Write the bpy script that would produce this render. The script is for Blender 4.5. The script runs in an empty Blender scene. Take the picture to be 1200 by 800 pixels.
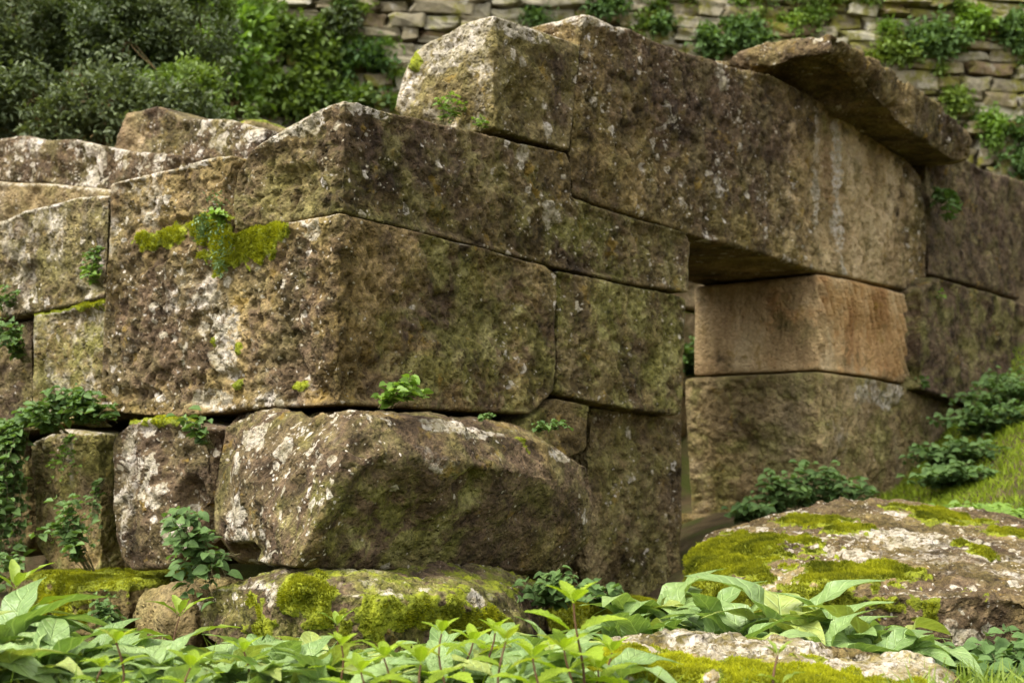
import bpy, bmesh, math, random
import numpy as np
from mathutils import Vector, Matrix, Euler

R_ = math.radians
scene = bpy.context.scene
COL = scene.collection

# ------------------------------------------------------------------ camera
F = 1450.0                      # focal length in pixels of a 1200 px wide frame
EYE = 0.62
PITCH = math.atan(140 / F)
cam_d = bpy.data.cameras.new('camera')
cam = bpy.data.objects.new('camera', cam_d)
COL.objects.link(cam)
cam.location = (0, 0, EYE)
cam.rotation_euler = (math.pi / 2 + PITCH, 0, 0)
cam_d.sensor_width = 36
cam_d.lens = F / 1200 * 36
cam_d.clip_end = 500
cam_d.clip_start = 0.05
cam_d.dof.use_dof = True
cam_d.dof.focus_distance = 3.35
cam_d.dof.aperture_fstop = 4.0
scene.camera = cam

# ------------------------------------------------------------------ light
SUN_EL, SUN_AZ = R_(58), R_(-131)        # azimuth from +Y, clockwise; the sun is high on the left, a bit behind the camera
world = bpy.data.worlds.new('World')
scene.world = world
world.use_nodes = True
wn = world.node_tree
wn.nodes.clear()
sky = wn.nodes.new('ShaderNodeTexSky')
sky.sky_type = 'NISHITA'
sky.sun_disc = False
sky.sun_elevation = SUN_EL
sky.sun_rotation = SUN_AZ
sky.dust_density = 4.0
sky.air_density = 1.2
hs = wn.nodes.new('ShaderNodeHueSaturation')
hs.inputs['Saturation'].default_value = 0.06       # a veiled, nearly white sky
bg = wn.nodes.new('ShaderNodeBackground')
bg.inputs['Strength'].default_value = 0.15
wo = wn.nodes.new('ShaderNodeOutputWorld')
wn.links.new(sky.outputs[0], hs.inputs['Color'])
wn.links.new(hs.outputs[0], bg.inputs['Color'])
wn.links.new(bg.outputs[0], wo.inputs['Surface'])
sd = bpy.data.lights.new('sun', 'SUN')
sd.energy = 1.5
sd.angle = R_(28)
sd.color = (1.0, 0.91, 0.75)
sun = bpy.data.objects.new('sun', sd)
COL.objects.link(sun)
sun.rotation_euler = (math.pi / 2 - SUN_EL, 0, math.pi - SUN_AZ)
sun.location = (-6, -3, 12)

scene.view_settings.view_transform = 'Standard'
scene.view_settings.look = 'None'
scene.view_settings.gamma = 1
scene.view_settings.exposure = 1.48
scene.render.engine = 'CYCLES'
scene.cycles.use_denoising = True
scene.cycles.use_adaptive_sampling = True
scene.cycles.adaptive_threshold = 0.02
scene.cycles.max_bounces = 5
scene.cycles.diffuse_bounces = 3
scene.cycles.transparent_max_bounces = 4
scene.cycles.caustics_reflective = False
scene.cycles.caustics_refractive = False

# ------------------------------------------------------------------ numeric helpers
rs = np.random.RandomState(7)
PERM = rs.permutation(256)
GR = rs.normal(size=(256, 3)); GR /= np.linalg.norm(GR, axis=1)[:, None]

def perlin(P):
    P = np.asarray(P, float)
    I = np.floor(P).astype(np.int64); f = P - I
    w = f * f * f * (f * (f * 6 - 15) + 10)
    out = np.zeros(len(P))
    for dx in (0, 1):
        hx = PERM[(I[:, 0] + dx) & 255]; wx = w[:, 0] if dx else 1 - w[:, 0]
        for dy in (0, 1):
            hy = PERM[(hx + I[:, 1] + dy) & 255]; wy = w[:, 1] if dy else 1 - w[:, 1]
            for dz in (0, 1):
                h = PERM[(hy + I[:, 2] + dz) & 255]; wz = w[:, 2] if dz else 1 - w[:, 2]
                g = GR[h]
                out += wx * wy * wz * (g[:, 0] * (f[:, 0] - dx) + g[:, 1] * (f[:, 1] - dy) + g[:, 2] * (f[:, 2] - dz))
    return out * 1.5

def fbm(P, freq, octv=3, gain=0.5, off=0.0):
    s = 0; a = 1.0
    for k in range(octv):
        s = s + a * perlin(P * freq + off + k * 17.3); a *= gain; freq *= 2.03
    return s

def sstep(a, b, x):
    t = np.clip((x - a) / (b - a), 0, 1)
    return t * t * (3 - 2 * t)

def worley(P, freq, off=0.0):
    """distance to nearest jittered cell point, and a random number of that cell"""
    Q = P * freq + off
    I = np.floor(Q).astype(np.int64)
    best = np.full(len(P), 9.0); rnd = np.zeros(len(P))
    for dx in (-1, 0, 1):
        for dy in (-1, 0, 1):
            for dz in (-1, 0, 1):
                J = I + (dx, dy, dz)
                h = PERM[(PERM[(PERM[J[:, 0] & 255] + J[:, 1]) & 255] + J[:, 2]) & 255]
                c = J + 0.5 + GR[h] * 0.5
                d = np.linalg.norm(Q - c, axis=1)
                m = d < best
                best[m] = d[m]; rnd[m] = h[m] / 255.0
    return best, rnd

# ------------------------------------------------------------------ the building's own frame: t along the door face, s along the left face
A_R = math.atan((1750 - 600) / F)
dR = np.array([math.sin(A_R), math.cos(A_R), 0])
dL = np.array([-math.cos(A_R), math.sin(A_R), 0])
CORNER = np.array([(395 - 600) / F * 4.0, 4.0, 0])
FWD = np.array([0, math.cos(PITCH), math.sin(PITCH)])
UP = np.array([0, -math.sin(PITCH), math.cos(PITCH)])
EYEV = np.array([0, 0, EYE])

def ray(px, py):
    return FWD + np.array([1, 0, 0]) * (px - 600) / F - UP * (py - 400) / F
def at(px, py, y):
    r = ray(px, py); return EYEV + r * (y / r[1])
def local(p):
    q = p - CORNER; return np.array([q @ dR, q @ dL, p[2]])
def tsz(t, s, z):
    return CORNER + t * dR + s * dL + np.array([0, 0, z])
def hitR(px, py, s0=0.0):
    r = ray(px, py); k = (s0 - (EYEV - CORNER) @ dL) / (r @ dL); return local(EYEV + r * k)
def hitL(px, py, t0=0.0):
    r = ray(px, py); k = (t0 - (EYEV - CORNER) @ dR) / (r @ dR); return local(EYEV + r * k)

def ground_z(x, y):
    x = np.asarray(x, float); y = np.asarray(y, float)
    t = (x - CORNER[0]) * dR[0] + (y - CORNER[1]) * dR[1]
    s = (x - CORNER[0]) * dL[0] + (y - CORNER[1]) * dL[1]
    g = 0.33 * sstep(4.4, 6.6, y) * sstep(0.3, 1.3, x)
    g = g + 0.72 * sstep(1.95, 3.6, x) * sstep(5.0, 7.2, y) * sstep(0.6, 0.1, s)
    g = g + 1.45 * sstep(0.75, 1.2, s) * sstep(0.5, 1.0, t) * (1 - sstep(1.6, 2.0, t) * 1.0)
    g = g + 3.2 * sstep(6.9, 9.6, y) * sstep(-2.3, -3.0, x)
    g = g + 0.12 * sstep(3.35, 2.5, y)
    g = g + 1.6 * sstep(8.6, 11.0, y)
    g = g + 0.03 * fbm(np.stack([x, y, x * 0], -1).reshape(-1, 3), 1.7, 3).reshape(x.shape)
    return g
def gz(x, y): return float(ground_z(np.array([x]), np.array([y]))[0])

# ------------------------------------------------------------------ scene helpers
def put(o, label=None, cat=None, group=None, kind=None, parent=None):
    COL.objects.link(o)
    if label: o['label'] = label
    if cat: o['category'] = cat
    if group: o['group'] = group
    if kind: o['kind'] = kind
    if parent is not None: o.parent = parent
    return o

def empty(name, loc, label, cat, group=None):
    o = bpy.data.objects.new(name, None); o.empty_display_size = 0.1
    o.location = Vector(loc)
    return put(o, label, cat, group)

def mesh_np(name, V, faces, mat, origin=(0, 0, 0), smooth=True):
    me = bpy.data.meshes.new(name)
    V = np.asarray(V, float) - np.asarray(origin, float)
    me.from_pydata(V.tolist(), [], faces)
    me.materials.append(mat)
    if smooth: me.polygons.foreach_set('use_smooth', np.ones(len(me.polygons), bool))
    me.update()
    return me

def mesh_fast(name, V, tri, mat, k=3, smooth=True):
    """V (n,3), tri (m,k): build without python lists"""
    me = bpy.data.meshes.new(name)
    n, m = len(V), len(tri)
    me.vertices.add(n); me.vertices.foreach_set('co', np.asarray(V, np.float32).ravel())
    me.loops.add(m * k); me.loops.foreach_set('vertex_index', np.asarray(tri, np.int32).ravel())
    me.polygons.add(m)
    me.polygons.foreach_set('loop_start', np.arange(0, m * k, k, dtype=np.int32))
    me.polygons.foreach_set('loop_total', np.full(m, k, np.int32))
    me.polygons.foreach_set('use_smooth', np.full(m, smooth, bool))
    me.materials.append(mat)
    me.update(calc_edges=True)
    return me

def attr(me, name, val):
    a = me.attributes.new(name, 'FLOAT', 'POINT')
    a.data.foreach_set('value', np.asarray(val, np.float32))

# ------------------------------------------------------------------ node material helper
class NT:
    def __init__(self, name):
        self.m = bpy.data.materials.new(name); self.m.use_nodes = True
        self.t = self.m.node_tree; self.t.nodes.clear()
        self.out = self.t.nodes.new('ShaderNodeOutputMaterial')
    def link(self, a, b): self.t.links.new(a, b)
    def set(self, sock, v):
        if isinstance(v, bpy.types.NodeSocket): self.link(v, sock)
        elif isinstance(v, tuple) and len(v) == 3 and sock.type == 'RGBA': sock.default_value = (*v, 1)
        else: sock.default_value = v
    def n(self, typ, **kw):
        return self.t.nodes.new('ShaderNode' + typ)
    def pos(self): return self.n('NewGeometry').outputs['Position']
    def math(self, op, a, b=0.0, c=0.0, clamp=False):
        n = self.n('Math'); n.operation = op; n.use_clamp = clamp
        self.set(n.inputs[0], a); self.set(n.inputs[1], b); self.set(n.inputs[2], c)
        return n.outputs[0]
    def vmath(self, op, a, b):
        n = self.n('VectorMath'); n.operation = op
        self.set(n.inputs[0], a); self.set(n.inputs[1], b); return n.outputs[0]
    def noise(self, vec, scale, detail=4, rough=0.55, dist=0.0, col=False):
        n = self.n('TexNoise'); self.link(vec, n.inputs['Vector'])
        n.inputs['Scale'].default_value = scale; n.inputs['Detail'].default_value = detail
        n.inputs['Roughness'].default_value = rough; n.inputs['Distortion'].default_value = dist
        return n.outputs['Color' if col else 'Fac']
    def ss(self, a, b, x):
        n = self.n('MapRange'); n.interpolation_type = 'SMOOTHSTEP'
        self.set(n.inputs['Value'], x); self.set(n.inputs['From Min'], a); self.set(n.inputs['From Max'], b)
        return n.outputs['Result']
    def mix(self, f, a, b, mode='MIX'):
        n = self.n('Mix'); n.data_type = 'RGBA'; n.blend_type = mode
        self.set(n.inputs[0], f); self.set(n.inputs[6], a); self.set(n.inputs[7], b); return n.outputs[2]
    def ramp(self, f, stops):
        n = self.n('ValToRGB'); self.link(f, n.inputs[0]); e = n.color_ramp.elements
        while len(e) < len(stops): e.new(0.5)
        for el, (p, c) in zip(e, stops): el.position = p; el.color = (*c, 1)
        return n.outputs[0]
    def attr(self, name):
        n = self.n('Attribute'); n.attribute_name = name; return n.outputs['Fac']
    def bsdf(self, color, rough=0.9, spec=0.2, normal=None):
        b = self.n('BsdfPrincipled'); self.set(b.inputs['Base Color'], color)
        self.set(b.inputs['Roughness'], rough); self.set(b.inputs['Specular IOR Level'], spec)
        if normal is not None: self.link(normal, b.inputs['Normal'])
        return b.outputs[0]
    def bump(self, h, strength, dist, normal=None):
        n = self.n('Bump'); n.inputs['Strength'].default_value = strength; n.inputs['Distance'].default_value = dist
        self.link(h, n.inputs['Height'])
        if normal is not None: self.link(normal, n.inputs['Normal'])
        return n.outputs[0]
    def finish(self, sh): self.link(sh, self.out.inputs['Surface']); return self.m

def stone_material():
    N = NT('weathered_sandstone')
    ofs = N.n('VectorMath'); ofs.operation = 'SCALE'; ofs.inputs[0].default_value = (37.0, 19.0, 53.0); N.link(N.n('ObjectInfo').outputs['Random'], ofs.inputs['Scale'])
    P = N.vmath('ADD', N.pos(), ofs.outputs[0])      # every stone has its own grain
    warp = N.vmath('SCALE', N.vmath('SUBTRACT', N.noise(P, 14, 3, col=True), (0.5, 0.5, 0.5)), (0, 0, 0))
    warp.node.inputs['Scale'].default_value = 0.05
    PW = N.vmath('ADD', P, warp)
    streak = N.vmath('MULTIPLY', PW, (1.0, 1.0, 0.28))
    big = N.noise(P, 1.7, 3, 0.6, 0.4)
    med = N.noise(P, 8.5, 4, 0.7, 0.4)
    fin = N.noise(P, 70, 3, 0.75)
    stk = N.noise(streak, 6.5, 3, 0.65)
    base = N.ramp(N.math('ADD', N.math('MULTIPLY', big, 0.5), N.math('MULTIPLY', med, 0.5)),
                  [(0.35, (0.027, 0.020, 0.008)), (0.46, (0.098, 0.073, 0.028)), (0.56, (0.192, 0.147, 0.068)), (0.70, (0.32, 0.255, 0.130))])
    bed = N.noise(N.vmath('MULTIPLY', PW, (1.0, 1.0, 7.0)), 2.6, 4, 0.7)
    base = N.mix(0.55, base, N.ramp(bed, [(0.34, (0.55, 0.52, 0.5)), (0.5, (1.0, 1.0, 1.0)), (0.66, (1.3, 1.28, 1.22))]), 'MULTIPLY')
    base = N.mix(1.0, base, N.ramp(N.n('ObjectInfo').outputs['Random'], [(0.0, (0.78, 0.76, 0.80)), (0.35, (1.08, 1.02, 0.92)), (0.7, (0.92, 0.97, 0.95)), (1.0, (1.2, 1.12, 1.08))]), 'MULTIPLY')
    # purple brown weathering skin
    da = N.attr('dark')
    dk = N.math('MULTIPLY', N.ss(0.43, 0.57, N.math('ADD', N.math('ADD', N.math('MULTIPLY', N.noise(PW, 3.1, 4, 0.7), 0.6), N.math('MULTIPLY', stk, 0.4)), N.math('MULTIPLY', N.math('SUBTRACT', da, 0.8), 0.16))), da, clamp=True)
    base = N.mix(N.math('MULTIPLY', dk, 0.8), base, N.ramp(med, [(0.36, (0.024, 0.015, 0.011)), (0.65, (0.115, 0.076, 0.052))]))
    # fresh buff stone
    tanm = N.math('MULTIPLY', N.attr('tan'), N.ss(0.22, 0.55, N.noise(PW, 5.0, 3, 0.6)), clamp=True)
    tn = N.noise(streak, 4.0, 4, 0.65)
    tcol = N.mix(N.math('MULTIPLY', N.math('SUBTRACT', N.attr('tan'), 1.0), 1.6, clamp=True), N.ramp(tn, [(0.32, (0.23, 0.155, 0.08)), (0.5, (0.42, 0.31, 0.17)), (0.68, (0.58, 0.46, 0.29))]), N.ramp(tn, [(0.32, (0.24, 0.115, 0.042)), (0.5, (0.44, 0.265, 0.115)), (0.68, (0.58, 0.42, 0.23))]))
    base = N.mix(N.math('MULTIPLY', tanm, 0.9), base, tcol)
    # algae film
    al = N.math('MULTIPLY', N.attr('algae'), N.ss(0.42, 0.62, N.noise(P, 4.3, 4, 0.72, 0.5)), clamp=True)
    base = N.mix(N.math('MULTIPLY', al, 0.72), base, N.ramp(med, [(0.32, (0.048, 0.050, 0.008)), (0.48, (0.125, 0.122, 0.026)), (0.66, (0.27, 0.26, 0.095))]))
    # grain
    base = N.mix(N.math('SUBTRACT', 0.7, N.math('MULTIPLY', tanm, 0.35)), base, N.ramp(fin, [(0.3, (0.30, 0.28, 0.25)), (0.48, (0.88, 0.88, 0.86)), (0.68, (1.75, 1.7, 1.55))]), 'MULTIPLY')
    # ochre lichen
    oc = N.math('MULTIPLY', N.ss(0.60, 0.68, N.noise(PW, 9.0, 3, 0.7)), N.ss(0.46, 0.56, N.noise(P, 2.3, 1)))
    base = N.mix(N.math('MULTIPLY', oc, 0.55), base, (0.21, 0.135, 0.022))
    # pale crustose lichen rosettes, three sizes
    lich = N.attr('lich')
    lichc = N.math('MULTIPLY', lich, N.math('ADD', 0.35, N.math('MULTIPLY', N.ss(0.40, 0.62, N.noise(P, 3.7, 3, 0.65)), 0.9)))
    tot = None
    for sc, rmax, soft, dens, thr in ((7.5, 0.74, 0.035, 1.1, 0.42), (21.0, 0.62, 0.06, 0.85, 0.2), (66.0, 0.52, 0.14, 1.0, 0.12)):
        v = N.n('TexVoronoi'); v.inputs['Scale'].default_value = sc; N.link(PW, v.inputs['Vector'])
        sp = N.n('SeparateColor'); N.link(v.outputs['Color'], sp.inputs[0])
        rad = N.math('MULTIPLY', sp.outputs[0], rmax)
        keep = N.math('LESS_THAN', sp.outputs[1], N.math('MULTIPLY', N.math('SUBTRACT', lichc, thr), dens))
        inside = N.math('DIVIDE', N.math('SUBTRACT', rad, v.outputs['Distance']), soft, clamp=True)
        m = N.math('MULTIPLY', inside, keep)
        tot = m if tot is None else N.math('MAXIMUM', tot, m)
    gaps = N.ss(0.38, 0.53, N.noise(P, 38, 3, 0.8))
    tot = N.math('MULTIPLY', tot, N.math('ADD', N.math('MULTIPLY', gaps, 0.8), 0.2))
    # broad pale crust
    cr = N.math('ADD', N.math('ADD', N.math('MULTIPLY', N.noise(PW, 13, 3, 0.75), 0.35), N.math('MULTIPLY', N.noise(P, 4.2, 3, 0.6), 0.35)), N.math('MULTIPLY', stk, 0.32))
    crust = N.math('MULTIPLY', N.ss(0.0, 0.14, N.math('SUBTRACT', N.math('MULTIPLY', N.attr('crust'), 0.62), N.math('SUBTRACT', 1.0, cr))), gaps, clamp=True)
    tot = N.math('MAXIMUM', tot, crust)
    lcol = N.ramp(N.noise(P, 15, 3, 0.65), [(0.3, (0.20, 0.175, 0.10)), (0.48, (0.36, 0.32, 0.24)), (0.66, (0.52, 0.47, 0.41))])
    base = N.mix(N.math('MULTIPLY', tot, 0.9), base, lcol)
    # moss
    ms = N.attr('moss')
    mn = N.noise(P, 26, 3, 0.7)
    mm = N.ss(0.0, 0.16, N.math('SUBTRACT', N.math('MULTIPLY', ms, 1.1), N.math('SUBTRACT', 1.0, N.math('ADD', N.math('MULTIPLY', N.noise(P, 9, 3, 0.6), 0.6), N.math('MULTIPLY', mn, 0.4)))))
    mcol = N.ramp(N.noise(P, 17, 4, 0.75), [(0.28, (0.05, 0.062, 0.008)), (0.5, (0.145, 0.165, 0.012)), (0.7, (0.26, 0.285, 0.018))])
    col = N.mix(mm, base, mcol)
    pv = N.n('TexVoronoi'); pv.inputs['Scale'].default_value = 48; N.link(PW, pv.inputs['Vector'])
    hgt = N.math('ADD', N.math('ADD', N.math('MULTIPLY', fin, 0.55), mn), N.math('MULTIPLY', N.ss(0.0, 0.5, pv.outputs['Distance']), 0.55))
    nrm = N.bump(hgt, 0.9, 0.016)
    return N.finish(N.bsdf(col, 0.92, 0.18, nrm))

def leaf_material(name, c0, c1, trans=0.35, rough=0.5, spec=0.35, vein=False):
    N = NT(name)
    tint = N.attr('tint')
    oi = N.n('ObjectInfo').outputs['Random']
    f = N.math('ADD', N.math('MULTIPLY', tint, 0.75), N.math('MULTIPLY', oi, 0.35), clamp=True)
    col = N.mix(f, c0, c1)
    if vein:
        col = N.mix(N.math('MULTIPLY', N.math('GREATER_THAN', oi, 0.86), 0.55), col, (0.34, 0.36, 0.06))
    P = N.n('TexCoord').outputs['Object']
    col = N.mix(0.5, col, N.ramp(N.noise(P, 22 if vein else 9, 3), [(0.3, (0.6, 0.62, 0.5)), (0.7, (1.25, 1.2, 1.15))]), 'MULTIPLY')
    nrm = None
    if vein:
        u = N.attr('lu'); v = N.attr('lv')
        rib = N.math('ABSOLUTE', u)
        mid = N.ss(0.07, 0.0, rib)
        side = N.math('SINE', N.math('MULTIPLY', N.math('SUBTRACT', v, N.math('MULTIPLY', rib, 0.16)), 60.0))
        sv = N.ss(0.75, 1.0, side)
        vv = N.math('MAXIMUM', mid, N.math('MULTIPLY', sv, 0.55))
        col = N.mix(N.math('MULTIPLY', vv, 0.45), col, tuple(min(1, 1.7 * a + 0.05) for a in c1))
        col = N.mix(N.math('MULTIPLY', N.ss(0.66, 0.72, N.noise(N.vmath('ADD', P, N.n('ObjectInfo').outputs['Location']), 11, 3, 0.7)), 0.7), col, (0.13, 0.085, 0.03))
        nrm = N.bump(N.math('SUBTRACT', N.math('MULTIPLY', N.noise(P, 30, 2), 0.9), vv), 0.8, 0.006)
    b = N.bsdf(col, rough, spec, nrm)
    tr = N.n('BsdfTranslucent'); N.link(N.mix(1.0, col, (1.15, 1.2, 0.45), 'MULTIPLY'), tr.inputs['Color'])
    ms = N.n('MixShader'); ms.inputs[0].default_value = trans
    N.link(b, ms.inputs[1]); N.link(tr.outputs[0], ms.inputs[2])
    return N.finish(ms.outputs[0])

M_STONE = stone_material()
M_MOSS = leaf_material('moss_fronds', (0.085, 0.10, 0.007), (0.41, 0.42, 0.016), 0.3, 0.8, 0.1)
M_DOCK = leaf_material('dock_leaf', (0.115, 0.205, 0.055), (0.31, 0.42, 0.155), 0.28, 0.40, 0.5, True)
M_NETTLE = leaf_material('nettle_leaf', (0.22, 0.34, 0.022), (0.40, 0.52, 0.045), 0.4, 0.55, 0.3, True)
M_HERB = leaf_material('wall_herb_leaf', (0.052, 0.105, 0.030), (0.145, 0.235, 0.075), 0.3, 0.6, 0.2)
M_HERB2 = leaf_material('bright_herb_leaf', (0.10, 0.19, 0.03), (0.22, 0.34, 0.06), 0.35, 0.5, 0.3)
M_SHRUB = leaf_material('shrub_leaf', (0.034, 0.060, 0.018), (0.165, 0.200, 0.088), 0.22, 0.5, 0.3)
M_IVY = leaf_material('creeper_leaf', (0.055, 0.105, 0.020), (0.20, 0.28, 0.055), 0.3, 0.5, 0.3)
M_SEDUM = leaf_material('sedum_leaf', (0.085, 0.15, 0.06), (0.17, 0.25, 0.12), 0.15, 0.6, 0.3)
M_GRASS = leaf_material('grass_blade', (0.10, 0.17, 0.02), (0.26, 0.34, 0.05), 0.35, 0.5, 0.3)
M_TURF = leaf_material('bank_turf', (0.13, 0.20, 0.015), (0.30, 0.38, 0.025), 0.35, 0.6, 0.2)
M_DRY = leaf_material('dry_stem', (0.11, 0.075, 0.035), (0.24, 0.17, 0.08), 0.1, 0.8, 0.1)
M_STEM = leaf_material('green_stem', (0.08, 0.09, 0.03), (0.16, 0.12, 0.06), 0.1, 0.6, 0.3)
M_REDSTEM = leaf_material('reddish_stem', (0.10, 0.055, 0.03), (0.16, 0.08, 0.045), 0.1, 0.6, 0.3)

def ground_material():
    N = NT('earth')
    P = N.pos()
    c = N.ramp(N.noise(P, 6, 6, 0.7), [(0.3, (0.035, 0.026, 0.014)), (0.55, (0.09, 0.066, 0.034)), (0.75, (0.16, 0.125, 0.068))])
    g = N.ss(0.45, 0.62, N.noise(P, 2.5, 5, 0.65))
    c = N.mix(N.math('MULTIPLY', g, 0.7), c, (0.055, 0.075, 0.012))
    return N.finish(N.bsdf(c, 0.95, 0.1, N.bump(N.noise(P, 30, 6, 0.7), 0.8, 0.03)))
M_GROUND = ground_material()

def wall_material():
    N = NT('rubble_stone')
    P = N.pos(); oi = N.n('ObjectInfo').outputs['Random']
    c = N.ramp(oi, [(0.0, (0.15, 0.125, 0.075)), (0.3, (0.25, 0.22, 0.15)), (0.6, (0.37, 0.345, 0.26)), (0.85, (0.26, 0.22, 0.14)), (1.0, (0.18, 0.12, 0.07))])
    c = N.mix(0.75, c, N.ramp(N.noise(P, 7, 6, 0.7), [(0.3, (0.25, 0.22, 0.19)), (0.52, (0.95, 0.95, 0.93)), (0.72, (1.5, 1.46, 1.4))]), 'MULTIPLY')
    li = N.ss(0.56, 0.66, N.noise(P, 5.5, 5, 0.65))
    c = N.mix(N.math('MULTIPLY', li, 0.6), c, (0.50, 0.47, 0.40))
    mo = N.math('MULTIPLY', N.ss(0.42, 0.54, N.noise(P, 1.6, 4, 0.65)), N.ss(0.42, 0.56, N.noise(P, 9, 4, 0.7)))
    c = N.mix(N.math('MULTIPLY', mo, 0.8), c, (0.16, 0.155, 0.016))
    return N.finish(N.bsdf(c, 0.95, 0.12, N.bump(N.noise(P, 24, 6, 0.7), 0.8, 0.03)))
M_WALL = wall_material()
def mortar_material():
    N = NT('earth_mortar')
    P = N.pos()
    c = N.ramp(N.noise(P, 8, 6, 0.7), [(0.3, (0.05, 0.04, 0.024)), (0.5, (0.11, 0.09, 0.055)), (0.65, (0.10, 0.10, 0.022))])
    return N.finish(N.bsdf(c, 0.95, 0.1, N.bump(N.noise(P, 20, 6, 0.7), 0.9, 0.04)))
M_MORTAR = mortar_material()

# ------------------------------------------------------------------ ground
def build_ground():
    xs = np.concatenate([np.linspace(-60, -7, 14), np.linspace(-6.5, 8, 150), np.linspace(8.6, 60, 14)])
    ys = np.concatenate([np.linspace(-40, 0, 10), np.linspace(0.3, 14, 140), np.linspace(15, 80, 12)])
    X, Y = np.meshgrid(xs, ys)
    Z = ground_z(X, Y)
    V = np.stack([X.ravel(), Y.ravel(), Z.ravel()], 1)
    nx, ny = len(xs), len(ys)
    i, j = np.meshgrid(np.arange(nx - 1), np.arange(ny - 1))
    a = (j * nx + i).ravel()
    o = bpy.data.objects.new('ground', mesh_fast('ground', V, np.stack([a, a + 1, a + nx + 1, a + nx], 1), M_GROUND, 4))
    put(o, 'dark earth ground rising to a bank behind the ruin', 'ground', kind='structure')
build_ground()

# ------------------------------------------------------------------ stones
def prism(pts2, mapper, e0, e1):
    """pts2: list of 2-tuples in a face plane; mapper(p, e) -> world; closed prism"""
    bm = bmesh.new()
    a = [bm.verts.new(Vector(mapper(p, e0))) for p in pts2]
    b = [bm.verts.new(Vector(mapper(p, e1))) for p in pts2]
    bm.faces.new(a); bm.faces.new(list(reversed(b)))
    n = len(a)
    for i in range(n):
        bm.faces.new((a[i], b[i], b[(i + 1) % n], a[(i + 1) % n]))
    bmesh.ops.recalc_face_normals(bm, faces=bm.faces[:])
    bmesh.ops.triangulate(bm, faces=bm.faces[:])
    return bm

def hull(points):
    bm = bmesh.new()
    for p in points: bm.verts.new(Vector(p))
    r = bmesh.ops.convex_hull(bm, input=bm.verts[:])
    bad = list({v for v in r['geom_interior'] + r['geom_unused'] if isinstance(v, bmesh.types.BMVert)})
    if bad: bmesh.ops.delete(bm, geom=[v for v in bad if v.is_valid], context='VERTS')
    bmesh.ops.recalc_face_normals(bm, faces=bm.faces[:])
    return bm

def tmp_obj(bm):
    me = bpy.data.meshes.new('tmp'); bm.to_mesh(me); bm.free()
    o = bpy.data.objects.new('tmp', me); COL.objects.link(o); return o

def remeshed(bms, voxel, union=()):
    os_ = [tmp_obj(b) for b in bms]; us_ = [tmp_obj(b) for b in union]
    o = os_[0]
    for other in os_[1:]:
        m = o.modifiers.new('b', 'BOOLEAN'); m.operation = 'INTERSECT'; m.solver = 'EXACT'; m.object = other
    for other in us_:
        m = o.modifiers.new('b', 'BOOLEAN'); m.operation = 'UNION'; m.solver = 'EXACT'; m.object = other
    m = o.modifiers.new('r', 'REMESH'); m.mode = 'VOXEL'; m.voxel_size = voxel; m.adaptivity = 0
    dg = bpy.context.evaluated_depsgraph_get()
    ev = o.evaluated_get(dg)
    me = bpy.data.meshes.new_from_object(ev)
    n = len(me.vertices); V = np.empty(n * 3, np.float32); me.vertices.foreach_get('co', V); V = V.reshape(-1, 3).astype(float)
    ne = len(me.edges); E = np.empty(ne * 2, np.int32); me.edges.foreach_get('vertices', E); E = E.reshape(-1, 2)
    npoly = len(me.polygons)
    Q = np.empty(npoly * 4, np.int32); me.loops.foreach_get('vertex_index', Q); Q = Q.reshape(-1, 4)
    bpy.data.meshes.remove(me)
    for q in os_ + us_:
        d = q.data; bpy.data.objects.remove(q); bpy.data.meshes.remove(d)
    return V, E, Q

def laplace(V, E, it, w=0.5):
    n = len(V)
    deg = np.bincount(E.ravel(), minlength=n)[:, None].clip(1)
    for _ in range(it):
        S = np.stack([np.bincount(E[:, 0], V[E[:, 1], k], n) + np.bincount(E[:, 1], V[E[:, 0], k], n) for k in range(3)], 1)
        V = V + w * (S / deg - V)
    return V

def normals(V, Q):
    d = np.cross(V[Q[:, 2]] - V[Q[:, 0]], V[Q[:, 3]] - V[Q[:, 1]])
    n = len(V); N = np.zeros((n, 3))
    for c in range(4):
        for k in range(3): N[:, k] += np.bincount(Q[:, c], d[:, k], n)
    return N / np.linalg.norm(N, axis=1)[:, None].clip(1e-9)

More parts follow.
